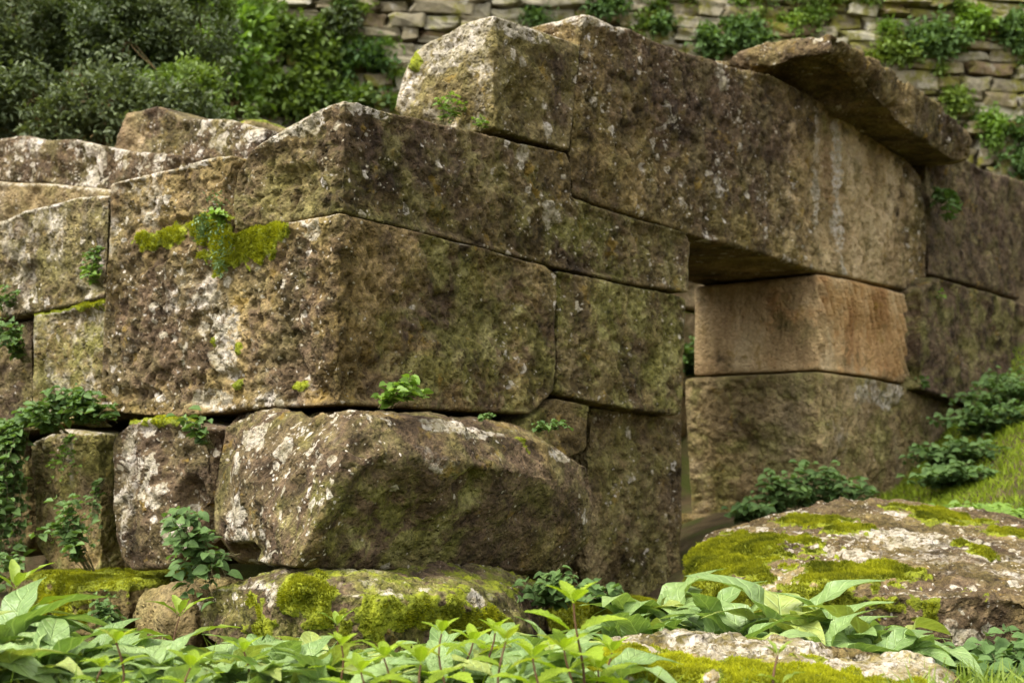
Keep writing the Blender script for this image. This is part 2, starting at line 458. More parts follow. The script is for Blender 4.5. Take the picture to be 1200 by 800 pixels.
def moss_tufts(V, Nn, Q, mask, dens, size, seed):
    """little upright fronds over the mossy part of a stone"""
    r = np.random.RandomState(seed)
    fm = mask[Q].mean(1)
    area = 0.5 * np.linalg.norm(np.cross(V[Q[:, 2]] - V[Q[:, 0]], V[Q[:, 3]] - V[Q[:, 1]]), axis=1)
    cnt = r.poisson(area * dens * sstep(0.55, 1.15, fm))
    idx = np.repeat(np.arange(len(Q)), cnt)
    if len(idx) < 5: return None
    w = r.dirichlet((1, 1, 1, 1), len(idx))
    B = (V[Q[idx]] * w[:, :, None]).sum(1)
    nn = (Nn[Q[idx]] * w[:, :, None]).sum(1)
    nn = nn + np.array([0, 0, 0.5]); nn /= np.linalg.norm(nn, axis=1)[:, None]
    nb = 4
    B = np.repeat(B, nb, 0); nn = np.repeat(nn, nb, 0); m = len(B)
    dirv = nn + r.normal(0, 0.55, (m, 3)); dirv /= np.linalg.norm(dirv, axis=1)[:, None]
    side = np.cross(dirv, r.normal(size=(m, 3))); side /= np.linalg.norm(side, axis=1)[:, None].clip(1e-6)
    L = (size * r.uniform(0.5, 1.3, m) * np.repeat(0.30 + 0.6 * sstep(0.45, 1.2, fm[idx]), nb))[:, None]
    Vt = np.stack([B - side * L * 0.16, B + side * L * 0.16, B + dirv * L], 1).reshape(-1, 3)
    T = np.arange(m * 3).reshape(-1, 3)
    pat = 0.5 + 0.8 * perlin(B * 9) + 0.5 * perlin(B * 31)
    tint = np.repeat(np.clip(pat + r.normal(0, 0.15, m), 0, 1), 3)
    tint[0::3] *= 0.8; tint[1::3] *= 0.8
    return Vt, T, tint

SEED = [100]
def stone(name, bms, voxel=0.011, parent=None, label=None, cat=None, group=None, paints=(), soft=6,
          amp=1.0, pits=1.0, chip=1.0, lich=0.25, crust=0.35, moss=0.0, dark=0.6, tan=0.0, algae=0.4, tuft=0, tsize=0.012, chisel=0.0, hollows=(), top=0.3, union=()):
    SEED[0] += 1; off = SEED[0] * 3.7
    V, E, Q = remeshed(bms, voxel, union)
    # rounded, unevenly worn edges
    Vs = laplace(V, E, soft)
    Vs2 = laplace(Vs, E, soft * 2)
    w = sstep(-0.1, 0.35, perlin(V * 3.1 + off))[:, None]
    V = Vs * (1 - w) + Vs2 * w
    Nn = normals(V, Q)
    side = np.clip(np.maximum(-(Nn @ dL), -(Nn @ dR)), 0.0, 1)
    face = np.maximum(0.12 + 0.88 * sstep(0.55, 0.93, side), top * sstep(0.3, 0.8, Nn[:, 2]))
    if top < 0.9:      # smoother drafted margin along the arrises
        sm = laplace(np.repeat(face[:, None], 3, 1), E, 14, 0.6)[:, 0]
        face = face * (0.35 + 0.65 * sstep(0.72, 0.99, sm))
    d = -0.003 * face + 0.0005 * (1 - face) + amp * face * (0.014 * fbm(V, 2.1, 2, 0.5, off) + 0.008 * fbm(V, 6.3, 3, 0.55, off) + 0.0035 * fbm(V, 24, 2, 0.6, off))
    pn = fbm(V, 19, 2, 0.6, off + 5); pn2 = perlin(V * 40 + off)
    d -= pits * face * (0.009 * sstep(0.08, 0.45, pn) + 0.009 * sstep(0.05, 0.45, pn2) + 0.004 * np.abs(perlin(V * 52 + off)))
    cn = fbm(V, 3.2, 4, 0.55, off + 11)
    d -= chip * face * (0.012 * sstep(0.22, 0.26, cn) + 0.010 * sstep(0.42, 0.46, cn) - 0.006 * sstep(-0.22, -0.27, cn))
    if chisel:
        g = V @ (dR * 0.85 + dL * 0.5) * 55 + V[:, 2] * 26 + 1.6 * fbm(V, 3, 2)
        d += chisel * face * sstep(0.6, 0.95, -(Nn @ dL)) * 0.010 * np.sin(g * 1.6) * sstep(-0.25, 0.25, perlin(V * 2.0 + off))
    for (c, r, dep) in hollows:
        q = np.linalg.norm((V - c) / np.array(r), axis=1) + 0.25 * perlin(V * 9)
        d -= dep * sstep(1.0, 0.45, q)
    # growth masks
    up = Nn[:, 2]
    a = {'lich': np.full(len(V), float(lich)), 'crust': crust * (0.55 + 0.62 * sstep(0.3, 0.8, -(Nn @ dR)) + 0.8 * sstep(0.25, 0.7, up)), 'moss': moss * sstep(0.1, 0.7, up),
         'dark': np.full(len(V), float(dark)), 'tan': np.full(len(V), float(tan)), 'algae': np.full(len(V), float(algae))}
    wob = 0.45 * fbm(V, 7, 3, 0.6, off + 3); wob2 = fbm(V, 16, 3, 0.65, off + 8)
    for (nm, c, rh, rv, st) in paints:
        wb = wob if nm != 'moss' else wob * 0.9 + 0.5 * wob2
        q = np.sqrt(((V[:, 0] - c[0]) ** 2 + (V[:, 1] - c[1]) ** 2) / rh ** 2 + (V[:, 2] - c[2]) ** 2 / rv ** 2) + wb
        k = sstep(1.1, 0.55, q)
        a[nm] = a[nm] * (1 - k) + st * k
    bulge = sstep(0.35, 0.8, a['moss'])
    d = d * (1 - 0.4 * bulge) + bulge * (0.006 + 0.014 * perlin(V * 17 + off) + 0.006 * perlin(V * 40 + off))
    V = V + Nn * d[:, None]
    org = np.array([V[:, 0].mean(), V[:, 1].mean(), V[:, 2].min()])
    porg = np.array(parent.location) if parent is not None else np.zeros(3)
    me = mesh_fast(name, V - org, Q, M_STONE, 4)
    for k2, v2 in a.items(): attr(me, k2, np.clip(v2, 0, 2))
    o = bpy.data.objects.new(name, me)
    o.location = Vector(org - porg)
    put(o, label, cat, group, None, parent)
    if tuft:
        mt = a['moss'] + 0.25 * fbm(V, 9, 2, 0.6, off)
        t = moss_tufts(V, normals(V, Q), Q, mt, tuft, tsize, SEED[0])
        if t:
            mm = mesh_fast('moss', t[0] - org, t[1], M_MOSS, 3); attr(mm, 'tint', t[2])
            mo = bpy.data.objects.new('moss', mm)
            put(mo, None, None, None, 'stuff', o)
    return o

ruin = empty('ruined_gateway', tsz(0.6, 0.3, 0.0), 'ruined dry stone corner of huge brown sandstone blocks with a lintelled doorway', 'ruin')

def block(name, label, R=None, L=None, s0=0.0, s1=0.6, t0=0.0, t1=0.6, voxel=0.011, parent=ruin, paint=(), hollow=(), shear=0.0, extra=None, **kw):
    bms = []
    if R:
        pts = [hitR(x, y, s0) for x, y in R]
        bms.append(prism([(p[0], p[2]) for p in pts], lambda p, e: tsz(p[0], e, p[1]), s0, s1))
    if L:
        pts = [hitL(x, y, t0) for x, y in L]
        bms.append(prism([(p[1], p[2]) for p in pts], lambda p, e: tsz(e, p[0], p[1] + shear * (e - t0)), t0, t1))
    P = []
    def w3(f, x, y):
        q = hitR(x, y, s0) if f == 'R' else hitL(x, y, t0)
        return tsz(q[0], q[1], q[2])
    for (nm, f, x, y, rh, rv, st) in paint: P.append((nm, w3(f, x, y), rh, rv, st))
    H = [(w3(f, x, y), (r, r, rz), dep) for (f, x, y, r, rz, dep) in hollow]
    un = []
    if extra:
        pts = [hitL(x, y, t0) for x, y in extra]
        un.append(prism([(p[1], p[2]) for p in pts], lambda p, e: tsz(e, p[0], p[1]), t0 - 0.002, t0 + 0.42))
    return stone(name, bms, voxel, parent, label, paints=P, hollows=H, union=un, **kw)

# --- corner blocks
block('corner_block', 'great corner block with a mossy notch in its left face',
      R=[(380, 245), (395, 248), (480, 268), (560, 288), (640, 310), (653, 322), (652, 400), (650, 458), (618, 490), (560, 505), (395, 490), (380, 490)],
      L=[(412, 246), (395, 248), (330, 259), (275, 276), (269, 240), (272, 180), (235, 186), (200, 197), (160, 206), (130, 214), (126, 300), (119, 400), (115, 482), (200, 489), (300, 479), (395, 474), (412, 473)],
      extra=[(271, 180), (235, 186), (200, 197), (160, 206), (130, 214), (126, 300), (270, 310)],
      s0=0, s1=1.40, t0=0, t1=1.30, voxel=0.009, pits=1.4, lich=0.4, crust=0.58, dark=0.85, algae=0.3, tuft=41000, tsize=0.013, soft=4,
      paint=[('moss', 'L', 288, 286, 0.22, 0.09, 1.35), ('moss', 'L', 258, 302, 0.12, 0.07, 1.35), ('moss', 'L', 236, 270, 0.16, 0.06, 1.25), ('moss', 'L', 195, 277, 0.24, 0.05, 1.1), ('moss', 'L', 318, 270, 0.12, 0.05, 1.1),
             ('moss', 'L', 250, 400, 0.03, 0.03, 0.9), ('moss', 'L', 278, 410, 0.03, 0.03, 0.9), ('moss', 'L', 275, 450, 0.05, 0.03, 0.8), ('moss', 'L', 345, 452, 0.05, 0.02, 0.7),
             ('crust', 'L', 262, 400, 0.10, 0.18, 1.25), ('crust', 'L', 250, 465, 0.16, 0.05, 1.1), ('crust', 'L', 350, 465, 0.12, 0.05, 0.8), ('crust', 'L', 255, 345, 0.12, 0.08, 0.8),
             ('lich', 'L', 200, 370, 0.45, 0.3, 0.62), ('dark', 'L', 190, 390, 0.4, 0.3, 1.5), ('dark', 'L', 340, 380, 0.25, 0.3, 1.2), ('crust', 'L', 150, 250, 0.3, 0.2, 0.85), ('crust', 'L', 200, 192, 0.5, 0.03, 1.3), ('crust', 'L', 300, 470, 0.2, 0.04, 0.9), ('crust', 'L', 230, 340, 0.25, 0.1, 0.85), ('lich', 'L', 340, 330, 0.3, 0.3, 0.55),
             ('dark', 'R', 540, 370, 0.28, 0.22, 1.5), ('algae', 'R', 560, 400, 0.6, 0.5, 0.9), ('lich', 'R', 500, 380, 0.4, 0.4, 0.22), ('crust', 'R', 500, 380, 0.4, 0.4, 0.42), ('dark', 'R', 420, 350, 0.12, 0.4, 0.3)],
      hollow=[('L', 268, 235, 0.05, 0.12, 0.05), ('L', 258, 268, 0.12, 0.04, 0.035), ('L', 200, 262, 0.2, 0.03, 0.03), ('L', 235, 378, 0.08, 0.05, 0.02), ('L', 160, 462, 0.2, 0.03, 0.025), ('L', 372, 330, 0.05, 0.08, 0.03), ('R', 540, 360, 0.30, 0.20, 0.022), ('L', 270, 440, 0.07, 0.03, 0.03)])
block('notched_block', 'long block stepped down to carry the lintel',
      R=[(392, 112), (408, 114), (445, 127), (500, 140), (540, 150), (580, 153), (625, 168), (664, 179), (671, 196), (671, 230), (700, 241), (760, 258), (804, 270), (810, 284), (808, 343), (740, 333), (652, 313), (560, 288), (480, 268), (400, 249), (380, 245)],
      L=[(425, 114), (405, 115), (370, 128), (330, 150), (295, 172), (276, 200), (271, 225), (275, 360), (330, 360), (400, 350), (425, 350)], shear=0.055,
      s0=0, s1=0.62, t0=0.015, t1=2.6, voxel=0.010, lich=0.4, crust=0.5, pits=1.5, dark=0.7, algae=0.6, soft=4,
      paint=[('lich', 'R', 560, 210, 0.4, 0.3, 0.4), ('algae', 'R', 700, 290, 0.4, 0.15, 1.1), ('crust', 'R', 730, 290, 0.4, 0.12, 0.75), ('crust', 'L', 350, 175, 0.12, 0.06, 0.8),
             ('dark', 'R', 500, 180, 0.4, 0.15, 1.1), ('crust', 'R', 420, 120, 0.2, 0.05, 1.4), ('crust', 'L', 340, 145, 0.2, 0.05, 1.4), ('crust', 'L', 310, 240, 0.12, 0.06, 0.7)],
      hollow=[('L', 345, 205, 0.08, 0.05, 0.04), ('L', 305, 195, 0.06, 0.06, 0.025), ('R', 640, 265, 0.12, 0.07, 0.02)])
block('top_block', 'upright top block crusted white along its broken crest',
      R=[(560, 16), (592, 17), (612, 28), (640, 33), (660, 42), (681, 52), (677, 110), (668, 176), (630, 166), (580, 151), (560, 150)],
      L=[(605, 16), (578, 17), (552, 20), (520, 40), (494, 52), (474, 80), (466, 105), (461, 130), (520, 175), (583, 185), (605, 185)], shear=0.06,
      s0=0.0, s1=0.75, t0=0.80, t1=1.6, voxel=0.010, lich=0.4, crust=0.7, dark=0.5, soft=4,
      paint=[('crust', 'L', 520, 60, 0.22, 0.10, 1.15), ('crust', 'L', 560, 28, 0.15, 0.06, 1.6), ('crust', 'R', 610, 35, 0.2, 0.05, 1.5), ('crust', 'L', 475, 110, 0.1, 0.12, 1.1), ('moss', 'L', 487, 70, 0.03, 0.06, 1.0), ('dark', 'R', 640, 100, 0.2, 0.2, 0.9)],
      hollow=[('R', 610, 115, 0.10, 0.08, 0.04), ('R', 640, 70, 0.1, 0.07, 0.02)])
block('lintel', 'massive lintel over the doorway, pale buff at its right end',
      R=[(684, 14), (700, 17), (724, 30), (745, 33), (770, 48), (800, 58), (870, 80), (905, 86), (950, 110), (1000, 146), (1040, 172), (1066, 188), (1080, 206), (1087, 255), (1085, 346), (1040, 334), (960, 318), (900, 299), (810, 275), (760, 257), (700, 239), (673, 229), (669, 180), (678, 90)],
      s0=0.0, s1=0.82, voxel=0.0125, lich=0.5, crust=0.45, dark=0.85, algae=0.3, pits=1.9, soft=4,
      paint=[('tan', 'R', 1010, 240, 0.95, 0.75, 1.0), ('dark', 'R', 1010, 250, 0.95, 0.75, 0.15), ('lich', 'R', 1010, 250, 0.9, 0.75, 0.05), ('algae', 'R', 985, 150, 0.25, 0.12, 0.9),
             ('crust', 'R', 984, 215, 0.085, 0.7, 1.15), ('crust', 'R', 958, 200, 0.07, 0.5, 0.95), ('dark', 'R', 850, 140, 0.8, 0.35, 1.5), ('crust', 'R', 710, 22, 0.3, 0.06, 1.3), ('crust', 'R', 790, 130, 0.5, 0.3, 0.55)],
      hollow=[])
# --- overhanging cap slab
def slab_pt(px, py, s): q = hitR(px, py, s); return tsz(*q)
cap = [slab_pt(*p) for p in [(905, 86, 0.04), (950, 111, 0.04), (1000, 146, 0.04), (1060, 181, 0.04), (972, 62, -0.34), (1033, 104, -0.34), (1060, 150, -0.30), (1118, 188, -0.22),
       (976, 40, -0.34), (1030, 74, -0.36), (1078, 103, -0.34), (1112, 128, -0.30), (1141, 168, -0.26), (1136, 186, -0.22), (860, 68, 0.30), (880, 58, 0.15), (905, 48, 0.0), (940, 42, -0.15)]]
cap += [slab_pt(1085, 196, 0.04), slab_pt(1125, 192, -0.1)]
cap += [p + dL * 0.75 + np.array([0, 0, dz]) for p, dz in zip(cap[:4], (0.02, 0.05, 0.05, 0.05))] + [p + dL * 0.7 for p in cap[8:13]]
stone('cap_slab', [hull(cap)], 0.012, ruin, 'thin broken slab jutting out over the lintel', top=1.0, lich=0.35, crust=0.5, dark=0.8, amp=1.5, pits=0.6, chip=2.0, soft=2, tan=0.0, algae=0.3,
      hollows=[(slab_pt(965, 100, -0.16), (0.5, 0.5, 0.16), 0.07), (slab_pt(1030, 140, -0.2), (0.3, 0.3, 0.1), 0.04)])
# --- left jamb stones
block('stone_block', 'squarish jamb block under the stepped block', R=[(655, 316), (740, 334), (806, 348), (803, 420), (800, 487), (760, 483), (700, 472), (653, 462)], s0=0.005, s1=0.75, pits=1.5, lich=0.35, crust=0.5, algae=1.0, dark=0.7, soft=4)
block('stone_block', 'tall lower jamb block beside the doorway', R=[(694, 476), (760, 485), (801, 491), (801, 600), (799, 720), (690, 715), (684, 600), (692, 528)], s0=0.09, s1=0.75, pits=1.4, lich=0.35, crust=0.42, algae=0.7, dark=0.6, soft=4)
block('wedge_stone', 'small wedge stone filling the joint', R=[(618, 492), (655, 466), (693, 474), (690, 500), (688, 528), (660, 540), (600, 530)], s0=0.0, s1=0.45, lich=0.15, crust=0.35, algae=1.0, dark=0.3, soft=4, moss=0.3)
# --- right jamb
block('jamb_block', 'clean buff jamb block with slanting chisel marks', R=[(959, 321), (1000, 328), (1076, 347), (1079, 400), (1077, 453), (1020, 441), (960, 433)], s0=0.0, s1=0.80, voxel=0.012, lich=0.04, crust=0.15, dark=0.3, tan=1.15, algae=0.15, pits=0.4, chip=0.15, chisel=2.4, soft=4,
      paint=[('crust', 'R', 1020, 440, 0.5, 0.08, 0.8), ('tan', 'R', 1025, 385, 0.8, 0.4, 1.7), ('dark', 'R', 1050, 350, 0.4, 0.1, 1.2), ('dark', 'R', 975, 380, 0.12, 0.2, 0.9)])
block('jamb_block', 'lower weathered jamb block with green and grey stains', R=[(959, 435), (1020, 443), (1078, 456), (1122, 472), (1150, 492), (1150, 560), (1100, 640), (1000, 640), (972, 640)], s0=-0.02, s1=0.84, voxel=0.012, lich=0.15, crust=0.35, dark=0.45, tan=0.35, algae=0.9, soft=4, amp=1.3,
      paint=[('crust', 'R', 1030, 462, 0.6, 0.1, 0.95), ('crust', 'R', 985, 510, 0.2, 0.3, 0.75), ('dark', 'R', 1110, 510, 0.4, 0.3, 1.2), ('algae', 'R', 1090, 540, 0.5, 0.3, 1.3)])
block('threshold_stone', 'low plinth stone under the right jamb', R=[(948, 606), (1000, 606), (1010, 700), (940, 700)], s0=0.05, s1=0.98, voxel=0.013, lich=0.1, crust=0.3, dark=0.4, tan=0.2, algae=0.8)
# --- wall continuing to the right of the doorway
block('stone_block', 'dark weathered block behind the end of the lintel', R=[(1086, 188), (1118, 178), (1160, 200), (1200, 211), (1290, 235), (1300, 385), (1200, 352), (1140, 334), (1090, 321)], s0=0.0, s1=0.8, voxel=0.014, lich=0.12, crust=0.2, dark=1.7, algae=0.4, amp=1.6)
block('stone_block', 'bulging dark block to the right of the jamb', R=[(1081, 340), (1096, 324), (1140, 336), (1200, 354), (1300, 388), (1300, 520), (1200, 482), (1120, 470), (1080, 456)], s0=-0.12, s1=0.7, voxel=0.014, lich=0.15, crust=0.35, dark=1.6, algae=0.8, amp=1.9, soft=6, moss=0.35)
block('stone_block', 'mossy footing block to the right of the jamb', R=[(1152, 490), (1200, 486), (1320, 525), (1320, 640), (1150, 600)], s0=0.0, s1=0.7, voxel=0.016, dark=0.9, algae=1.0)
# --- left face, lower
block('stone_block', 'squat lichened block beside the boulder', L=[(129, 512), (150, 493), (180, 489), (240, 500), (246, 590), (232, 630), (196, 666), (152, 670), (140, 656), (129, 600)], t0=-0.10, t1=0.5, lich=0.85, crust=0.5, dark=1.3, algae=0.3, amp=1.4, soft=8,
      paint=[('crust', 'L', 150, 560, 0.08, 0.3, 0.95), ('moss', 'L', 185, 490, 0.2, 0.03, 0.9)], hollow=[('L', 225, 600, 0.12, 0.15, 0.08)], tuft=24000)
block('stone_block', 'upright brownish green block left of the lichened block', L=[(34, 518), (70, 502), (112, 508), (118, 600), (116, 672), (62, 672), (40, 640)], t0=0.0, t1=0.5, lich=0.2, crust=0.62, dark=0.4, algae=1.1, soft=8, tan=0.2)
block('stone_block', 'shaded block hung with creeping herbs at the wall foot', L=[(-70, 520), (26, 518), (33, 645), (-70, 660)], t0=0.08, t1=0.5, voxel=0.014, dark=0.8)
block('stone_block', 'pale green stained block under the mossy ledge', L=[(38, 369), (124, 351), (117, 484), (60, 500), (36, 505)], t0=0.02, t1=0.5, lich=0.3, crust=0.75, algae=1.0, dark=0.3, moss=0.8, soft=4, tuft=41000, tan=0.1,
      paint=[('moss', 'L', 107, 352, 0.13, 0.045, 1.3)])
block('stone_block', 'dark block at the far end of the left face', L=[(-70, 392), (35, 372), (37, 505), (-70, 520)], t0=0.06, t1=0.5, voxel=0.014, dark=1.0, crust=0.45)
block('stone_block', 'broad dark block left of the corner block', L=[(127, 228), (95, 230), (60, 238), (25, 246), (0, 258), (-70, 268), (-70, 390), (0, 374), (60, 363), (122, 349)], t0=0.02, t1=0.5, lich=0.4, crust=0.7, dark=0.9, soft=4, algae=0.5,
      hollow=[('L', 110, 330, 0.10, 0.05, 0.05), ('L', 35, 320, 0.12, 0.06, 0.03)])
block('stone_block', 'smooth buff stone tucked behind the top slab', L=[(-70, 208), (60, 214), (135, 222), (132, 250), (-70, 285)], t0=0.30, t1=0.8, voxel=0.014, tan=0.35, dark=0.5, lich=0.3, crust=0.6, amp=1.4)
block('stone_block', 'flat top slab dotted with big grey lichen discs', L=[(0, 161), (25, 157), (50, 164), (85, 162), (110, 168), (150, 176), (214, 181), (212, 205), (150, 218), (130, 224), (60, 216), (0, 213), (-70, 208), (-70, 164)], t0=0.55, t1=1.1, voxel=0.012, lich=1.3, crust=0.5, dark=2.2, amp=1.3, soft=4,
      paint=[('crust', 'L', 30, 180, 0.2, 0.05, 0.8)])
block('stone_block', 'peaked top stone with a cluster of grey lichen discs', L=[(130, 190), (136, 160), (147, 132), (184, 123), (198, 129), (215, 138), (262, 138), (290, 146), (310, 150), (305, 190), (220, 200)], t0=0.66, t1=1.2, voxel=0.012, lich=0.9, crust=0.45, dark=1.1, algae=0.4, soft=4,
      paint=[('lich', 'L', 262, 163, 0.3, 0.12, 1.6), ('lich', 'L', 150, 165, 0.12, 0.2, 0.3), ('tan', 'L', 150, 165, 0.15, 0.2, 0.6)])

# --- boulder carrying the corner
def hp(*pts): return [at(*p) for p in pts]
front = hp((300, 482, 4.16), (262, 500, 4.26), (250, 575, 4.26), (252, 620, 4.24), (282, 655, 4.08), (405, 479, 3.78), (400, 530, 3.64), (376, 600, 3.60), (345, 665, 3.62),
           (440, 479, 3.82), (440, 530, 3.68), (540, 494, 4.05), (540, 540, 3.90), (640, 516, 4.42), (645, 560, 4.28), (688, 545, 4.62), (698, 590, 4.64), (690, 635, 4.64), (660, 670, 4.60), (600, 674, 4.46), (520, 675, 4.22), (430, 671, 3.90))
back = [tsz(0.1, 0.6, 0.80), tsz(1.2, 0.45, 0.72), tsz(1.2, 0.45, 0.24), tsz(0.1, 0.6, 0.26), tsz(0.9, -0.02, 0.77), tsz(0.02, 0.3, 0.80)]
mp = lambda nm, px, py, d, rh, rv, st: (nm, at(px, py, d), rh, rv, st)
stone('foundation_boulder', [hull(front + back)], 0.009, ruin, 'huge rounded boulder under the corner, its left face spotted white', top=1.0, lich=0.38, crust=0.30, dark=1.2, algae=0.6, amp=1.1, pits=0.35, chip=0.8, soft=4, tuft=24000, tsize=0.011,
      paints=[mp('lich', 325, 570, 3.95, 0.42, 0.30, 1.1), mp('algae', 325, 570, 3.95, 0.36, 0.26, 0.2), mp('crust', 395, 510, 3.72, 0.09, 0.10, 0.8), mp('crust', 560, 497, 4.05, 0.25, 0.045, 1.1), mp('crust', 660, 530, 4.5, 0.14, 0.06, 1.05), mp('dark', 320, 580, 3.9, 0.36, 0.26, 1.7),
              mp('moss', 612, 520, 4.3, 0.045, 0.06, 1.0), mp('moss', 282, 535, 4.18, 0.04, 0.03, 0.9), mp('algae', 480, 610, 3.85, 0.45, 0.18, 1.5), mp('lich', 500, 620, 3.9, 0.5, 0.14, 0.3), mp('dark', 500, 620, 3.9, 0.5, 0.16, 1.3), mp('crust', 500, 630, 3.95, 0.5, 0.14, 0.2),
              mp('algae', 300, 645, 4.0, 0.12, 0.05, 1.5), mp('crust', 480, 540, 3.85, 0.2, 0.08, 0.8)],
      hollows=[(at(450, 600, 3.74), (0.20, 0.20, 0.16), 0.035), (at(295, 650, 4.05), (0.13, 0.13, 0.06), 0.05), (at(560, 575, 3.98), (0.10, 0.10, 0.08), 0.035), (at(425, 530, 3.70), (0.06, 0.06, 0.05), 0.03)])
# --- footing stones
fs = hp((228, 705, 4.05), (245, 690, 3.95), (300, 678, 3.75), (350, 676, 3.62), (440, 682, 3.56), (540, 690, 3.72), (585, 700, 3.86), (622, 738, 4.0), (232, 740, 4.0), (275, 770, 3.7), (350, 785, 3.5), (450, 785, 3.48), (600, 775, 3.85), (340, 690, 3.50), (450, 700, 3.46), (560, 712, 3.70))
fs += [p + np.array([0.15, 0.7, dz]) for p, dz in zip(fs[1:7], (0, .02, .03, .03, .0, -.02))] + [p + np.array([0.15, 0.7, -0.1]) for p in fs[9:13]]
stone('footing_stone', [hull(fs)], 0.009, ruin, 'low mossy footing stone under the boulder', top=1.0, lich=0.3, crust=0.55, moss=0.5, dark=1.3, algae=1.0, amp=1.4, soft=4, tuft=38000, tsize=0.013,
      paints=[mp('moss', 350, 695, 3.5, 0.12, 0.06, 1.25), mp('moss', 280, 715, 3.6, 0.10, 0.09, 1.05), mp('moss', 470, 725, 3.48, 0.30, 0.06, 0.95), mp('moss', 560, 735, 3.75, 0.2, 0.06, 1.0), mp('moss', 300, 740, 3.6, 0.08, 0.05, 0.9),
              mp('crust', 316, 695, 3.58, 0.05, 0.05, 1.3), mp('moss', 314, 700, 3.58, 0.045, 0.06, 0.2), mp('crust', 555, 702, 3.75, 0.05, 0.02, 1.5), mp('moss', 555, 702, 3.75, 0.05, 0.02, 0.1), mp('crust', 465, 690, 3.5, 0.06, 0.03, 1.3)])
fs = hp((160, 700, 4.25), (180, 684, 4.2), (210, 682, 4.1), (228, 690, 4.05), (232, 730, 4.0), (225, 765, 4.0), (170, 760, 4.15), (157, 730, 4.25), (195, 720, 4.0))
fs += [p + np.array([0.1, 0.45, 0]) for p in fs]
stone('footing_stone', [hull(fs)], 0.011, ruin, 'small rounded brown footing stone', top=1.0, lich=0.05, crust=0.15, dark=0.3, algae=0.3, tan=0.15, soft=6, pits=0.5)
fs = hp((10, 676, 4.9), (80, 673, 4.6), (150, 684, 4.35), (152, 722, 4.3), (135, 745, 4.35), (60, 745, 4.55), (0, 735, 4.9), (100, 690, 4.4))
fs += [p + np.array([0.2, 0.45, 0]) for p in fs]
stone('footing_stone', [hull(fs)], 0.011, ruin, 'low footing stone thick with yellow green moss', top=1.0, lich=0.05, crust=0.2, moss=0.8, dark=0.4, algae=0.8, soft=4, tuft=38000, tsize=0.014,
      paints=[mp('moss', 60, 705, 4.55, 0.22, 0.10, 1.2)])
fs = hp((640, 715, 4.4), (690, 700, 4.5), (750, 700, 4.5), (790, 712, 4.45), (785, 740, 4.3), (700, 745, 4.2), (640, 742, 4.25))
fs += [p + np.array([0, 0.3, -0.05]) for p in fs]
stone('mossy_stone', [hull(fs)], 0.012, None, 'low moss covered stone at the foot of the tall jamb block', 'stone', moss=1.0, top=1.0, lich=0.1, tuft=38000, tsize=0.013, algae=1.0)

# --- loose boulders in front
U = hp((803, 655, 4.6), (828, 622, 4.95), (900, 598, 5.3), (980, 583, 5.6), (1060, 583, 5.7), (1130, 592, 5.7), (1260, 615, 5.7), (1380, 650, 5.2),
       (812, 690, 4.35), (880, 688, 4.05), (1000, 690, 3.9), (1100, 696, 3.82), (1200, 700, 3.78), (1380, 720, 3.75), (930, 640, 4.6), (1100, 640, 4.6))
U += [np.array([p[0], p[1] + 0.02, -0.05]) for p in U[8:14]] + [np.array([p[0], p[1] + 0.1, 0.1]) for p in U[0:8]]
stone('loose_boulder', [hull(U)], 0.010, None, 'broad flat topped boulder with yellow green moss patches near the doorway', 'boulder', top=1.0, lich=0.75, crust=0.5, moss=0.25, dark=0.8, algae=0.2, amp=1.3, chip=0.9, soft=4, tuft=48000, tsize=0.014,
      paints=[mp('moss', 870, 645, 4.6, 0.26, 0.2, 1.3), mp('moss', 850, 670, 4.4, 0.24, 0.15, 1.2), mp('moss', 955, 607, 5.1, 0.16, 0.06, 1.1), mp('moss', 990, 621, 4.9, 0.13, 0.06, 1.1), mp('moss', 1020, 668, 4.15, 0.17, 0.08, 1.25), mp('moss', 970, 675, 4.1, 0.12, 0.08, 1.15),
              mp('moss', 1105, 603, 5.3, 0.2, 0.08, 1.2), mp('moss', 1150, 650, 4.5, 0.06, 0.05, 1.2), mp('moss', 1190, 622, 5.0, 0.15, 0.05, 1.1), mp('moss', 900, 705, 4.0, 0.5, 0.07, 0.95), mp('moss', 1130, 645, 4.6, 0.05, 0.05, 1.1),
              mp('crust', 1150, 660, 4.4, 0.5, 0.2, 0.85), mp('crust', 1040, 628, 4.8, 0.18, 0.1, 1.2), mp('crust', 940, 638, 4.7, 0.12, 0.1, 1.1)])
Vb = hp((722, 744, 3.0), (800, 738, 3.1), (900, 744, 3.08), (1020, 756, 3.0), (1092, 772, 2.86), (1114, 790, 2.72), (690, 775, 2.75), (715, 792, 2.6), (850, 803, 2.5), (1000, 808, 2.48), (1108, 812, 2.52))
Vb += [np.array([p[0], p[1] + 0.03, -0.08]) for p in Vb]
stone('loose_boulder', [hull(Vb)], 0.008, None, 'flat pale lichened rock among the dock leaves with a mossy end', 'boulder', top=1.0, lich=0.7, crust=0.68, moss=0.2, dark=0.3, amp=1.3, soft=4, tuft=67000, tsize=0.010, algae=0.5, chip=1.2,
      paints=[mp('moss', 735, 775, 2.75, 0.13, 0.16, 1.3), mp('moss', 800, 795, 2.6, 0.16, 0.10, 1.2), mp('moss', 930, 800, 2.55, 0.2, 0.06, 1.15), mp('moss', 950, 772, 2.8, 0.04, 0.04, 1.1), mp('moss', 1010, 800, 2.55, 0.08, 0.05, 1.1), mp('moss', 1060, 800, 2.55, 0.06, 0.05, 1.0)])

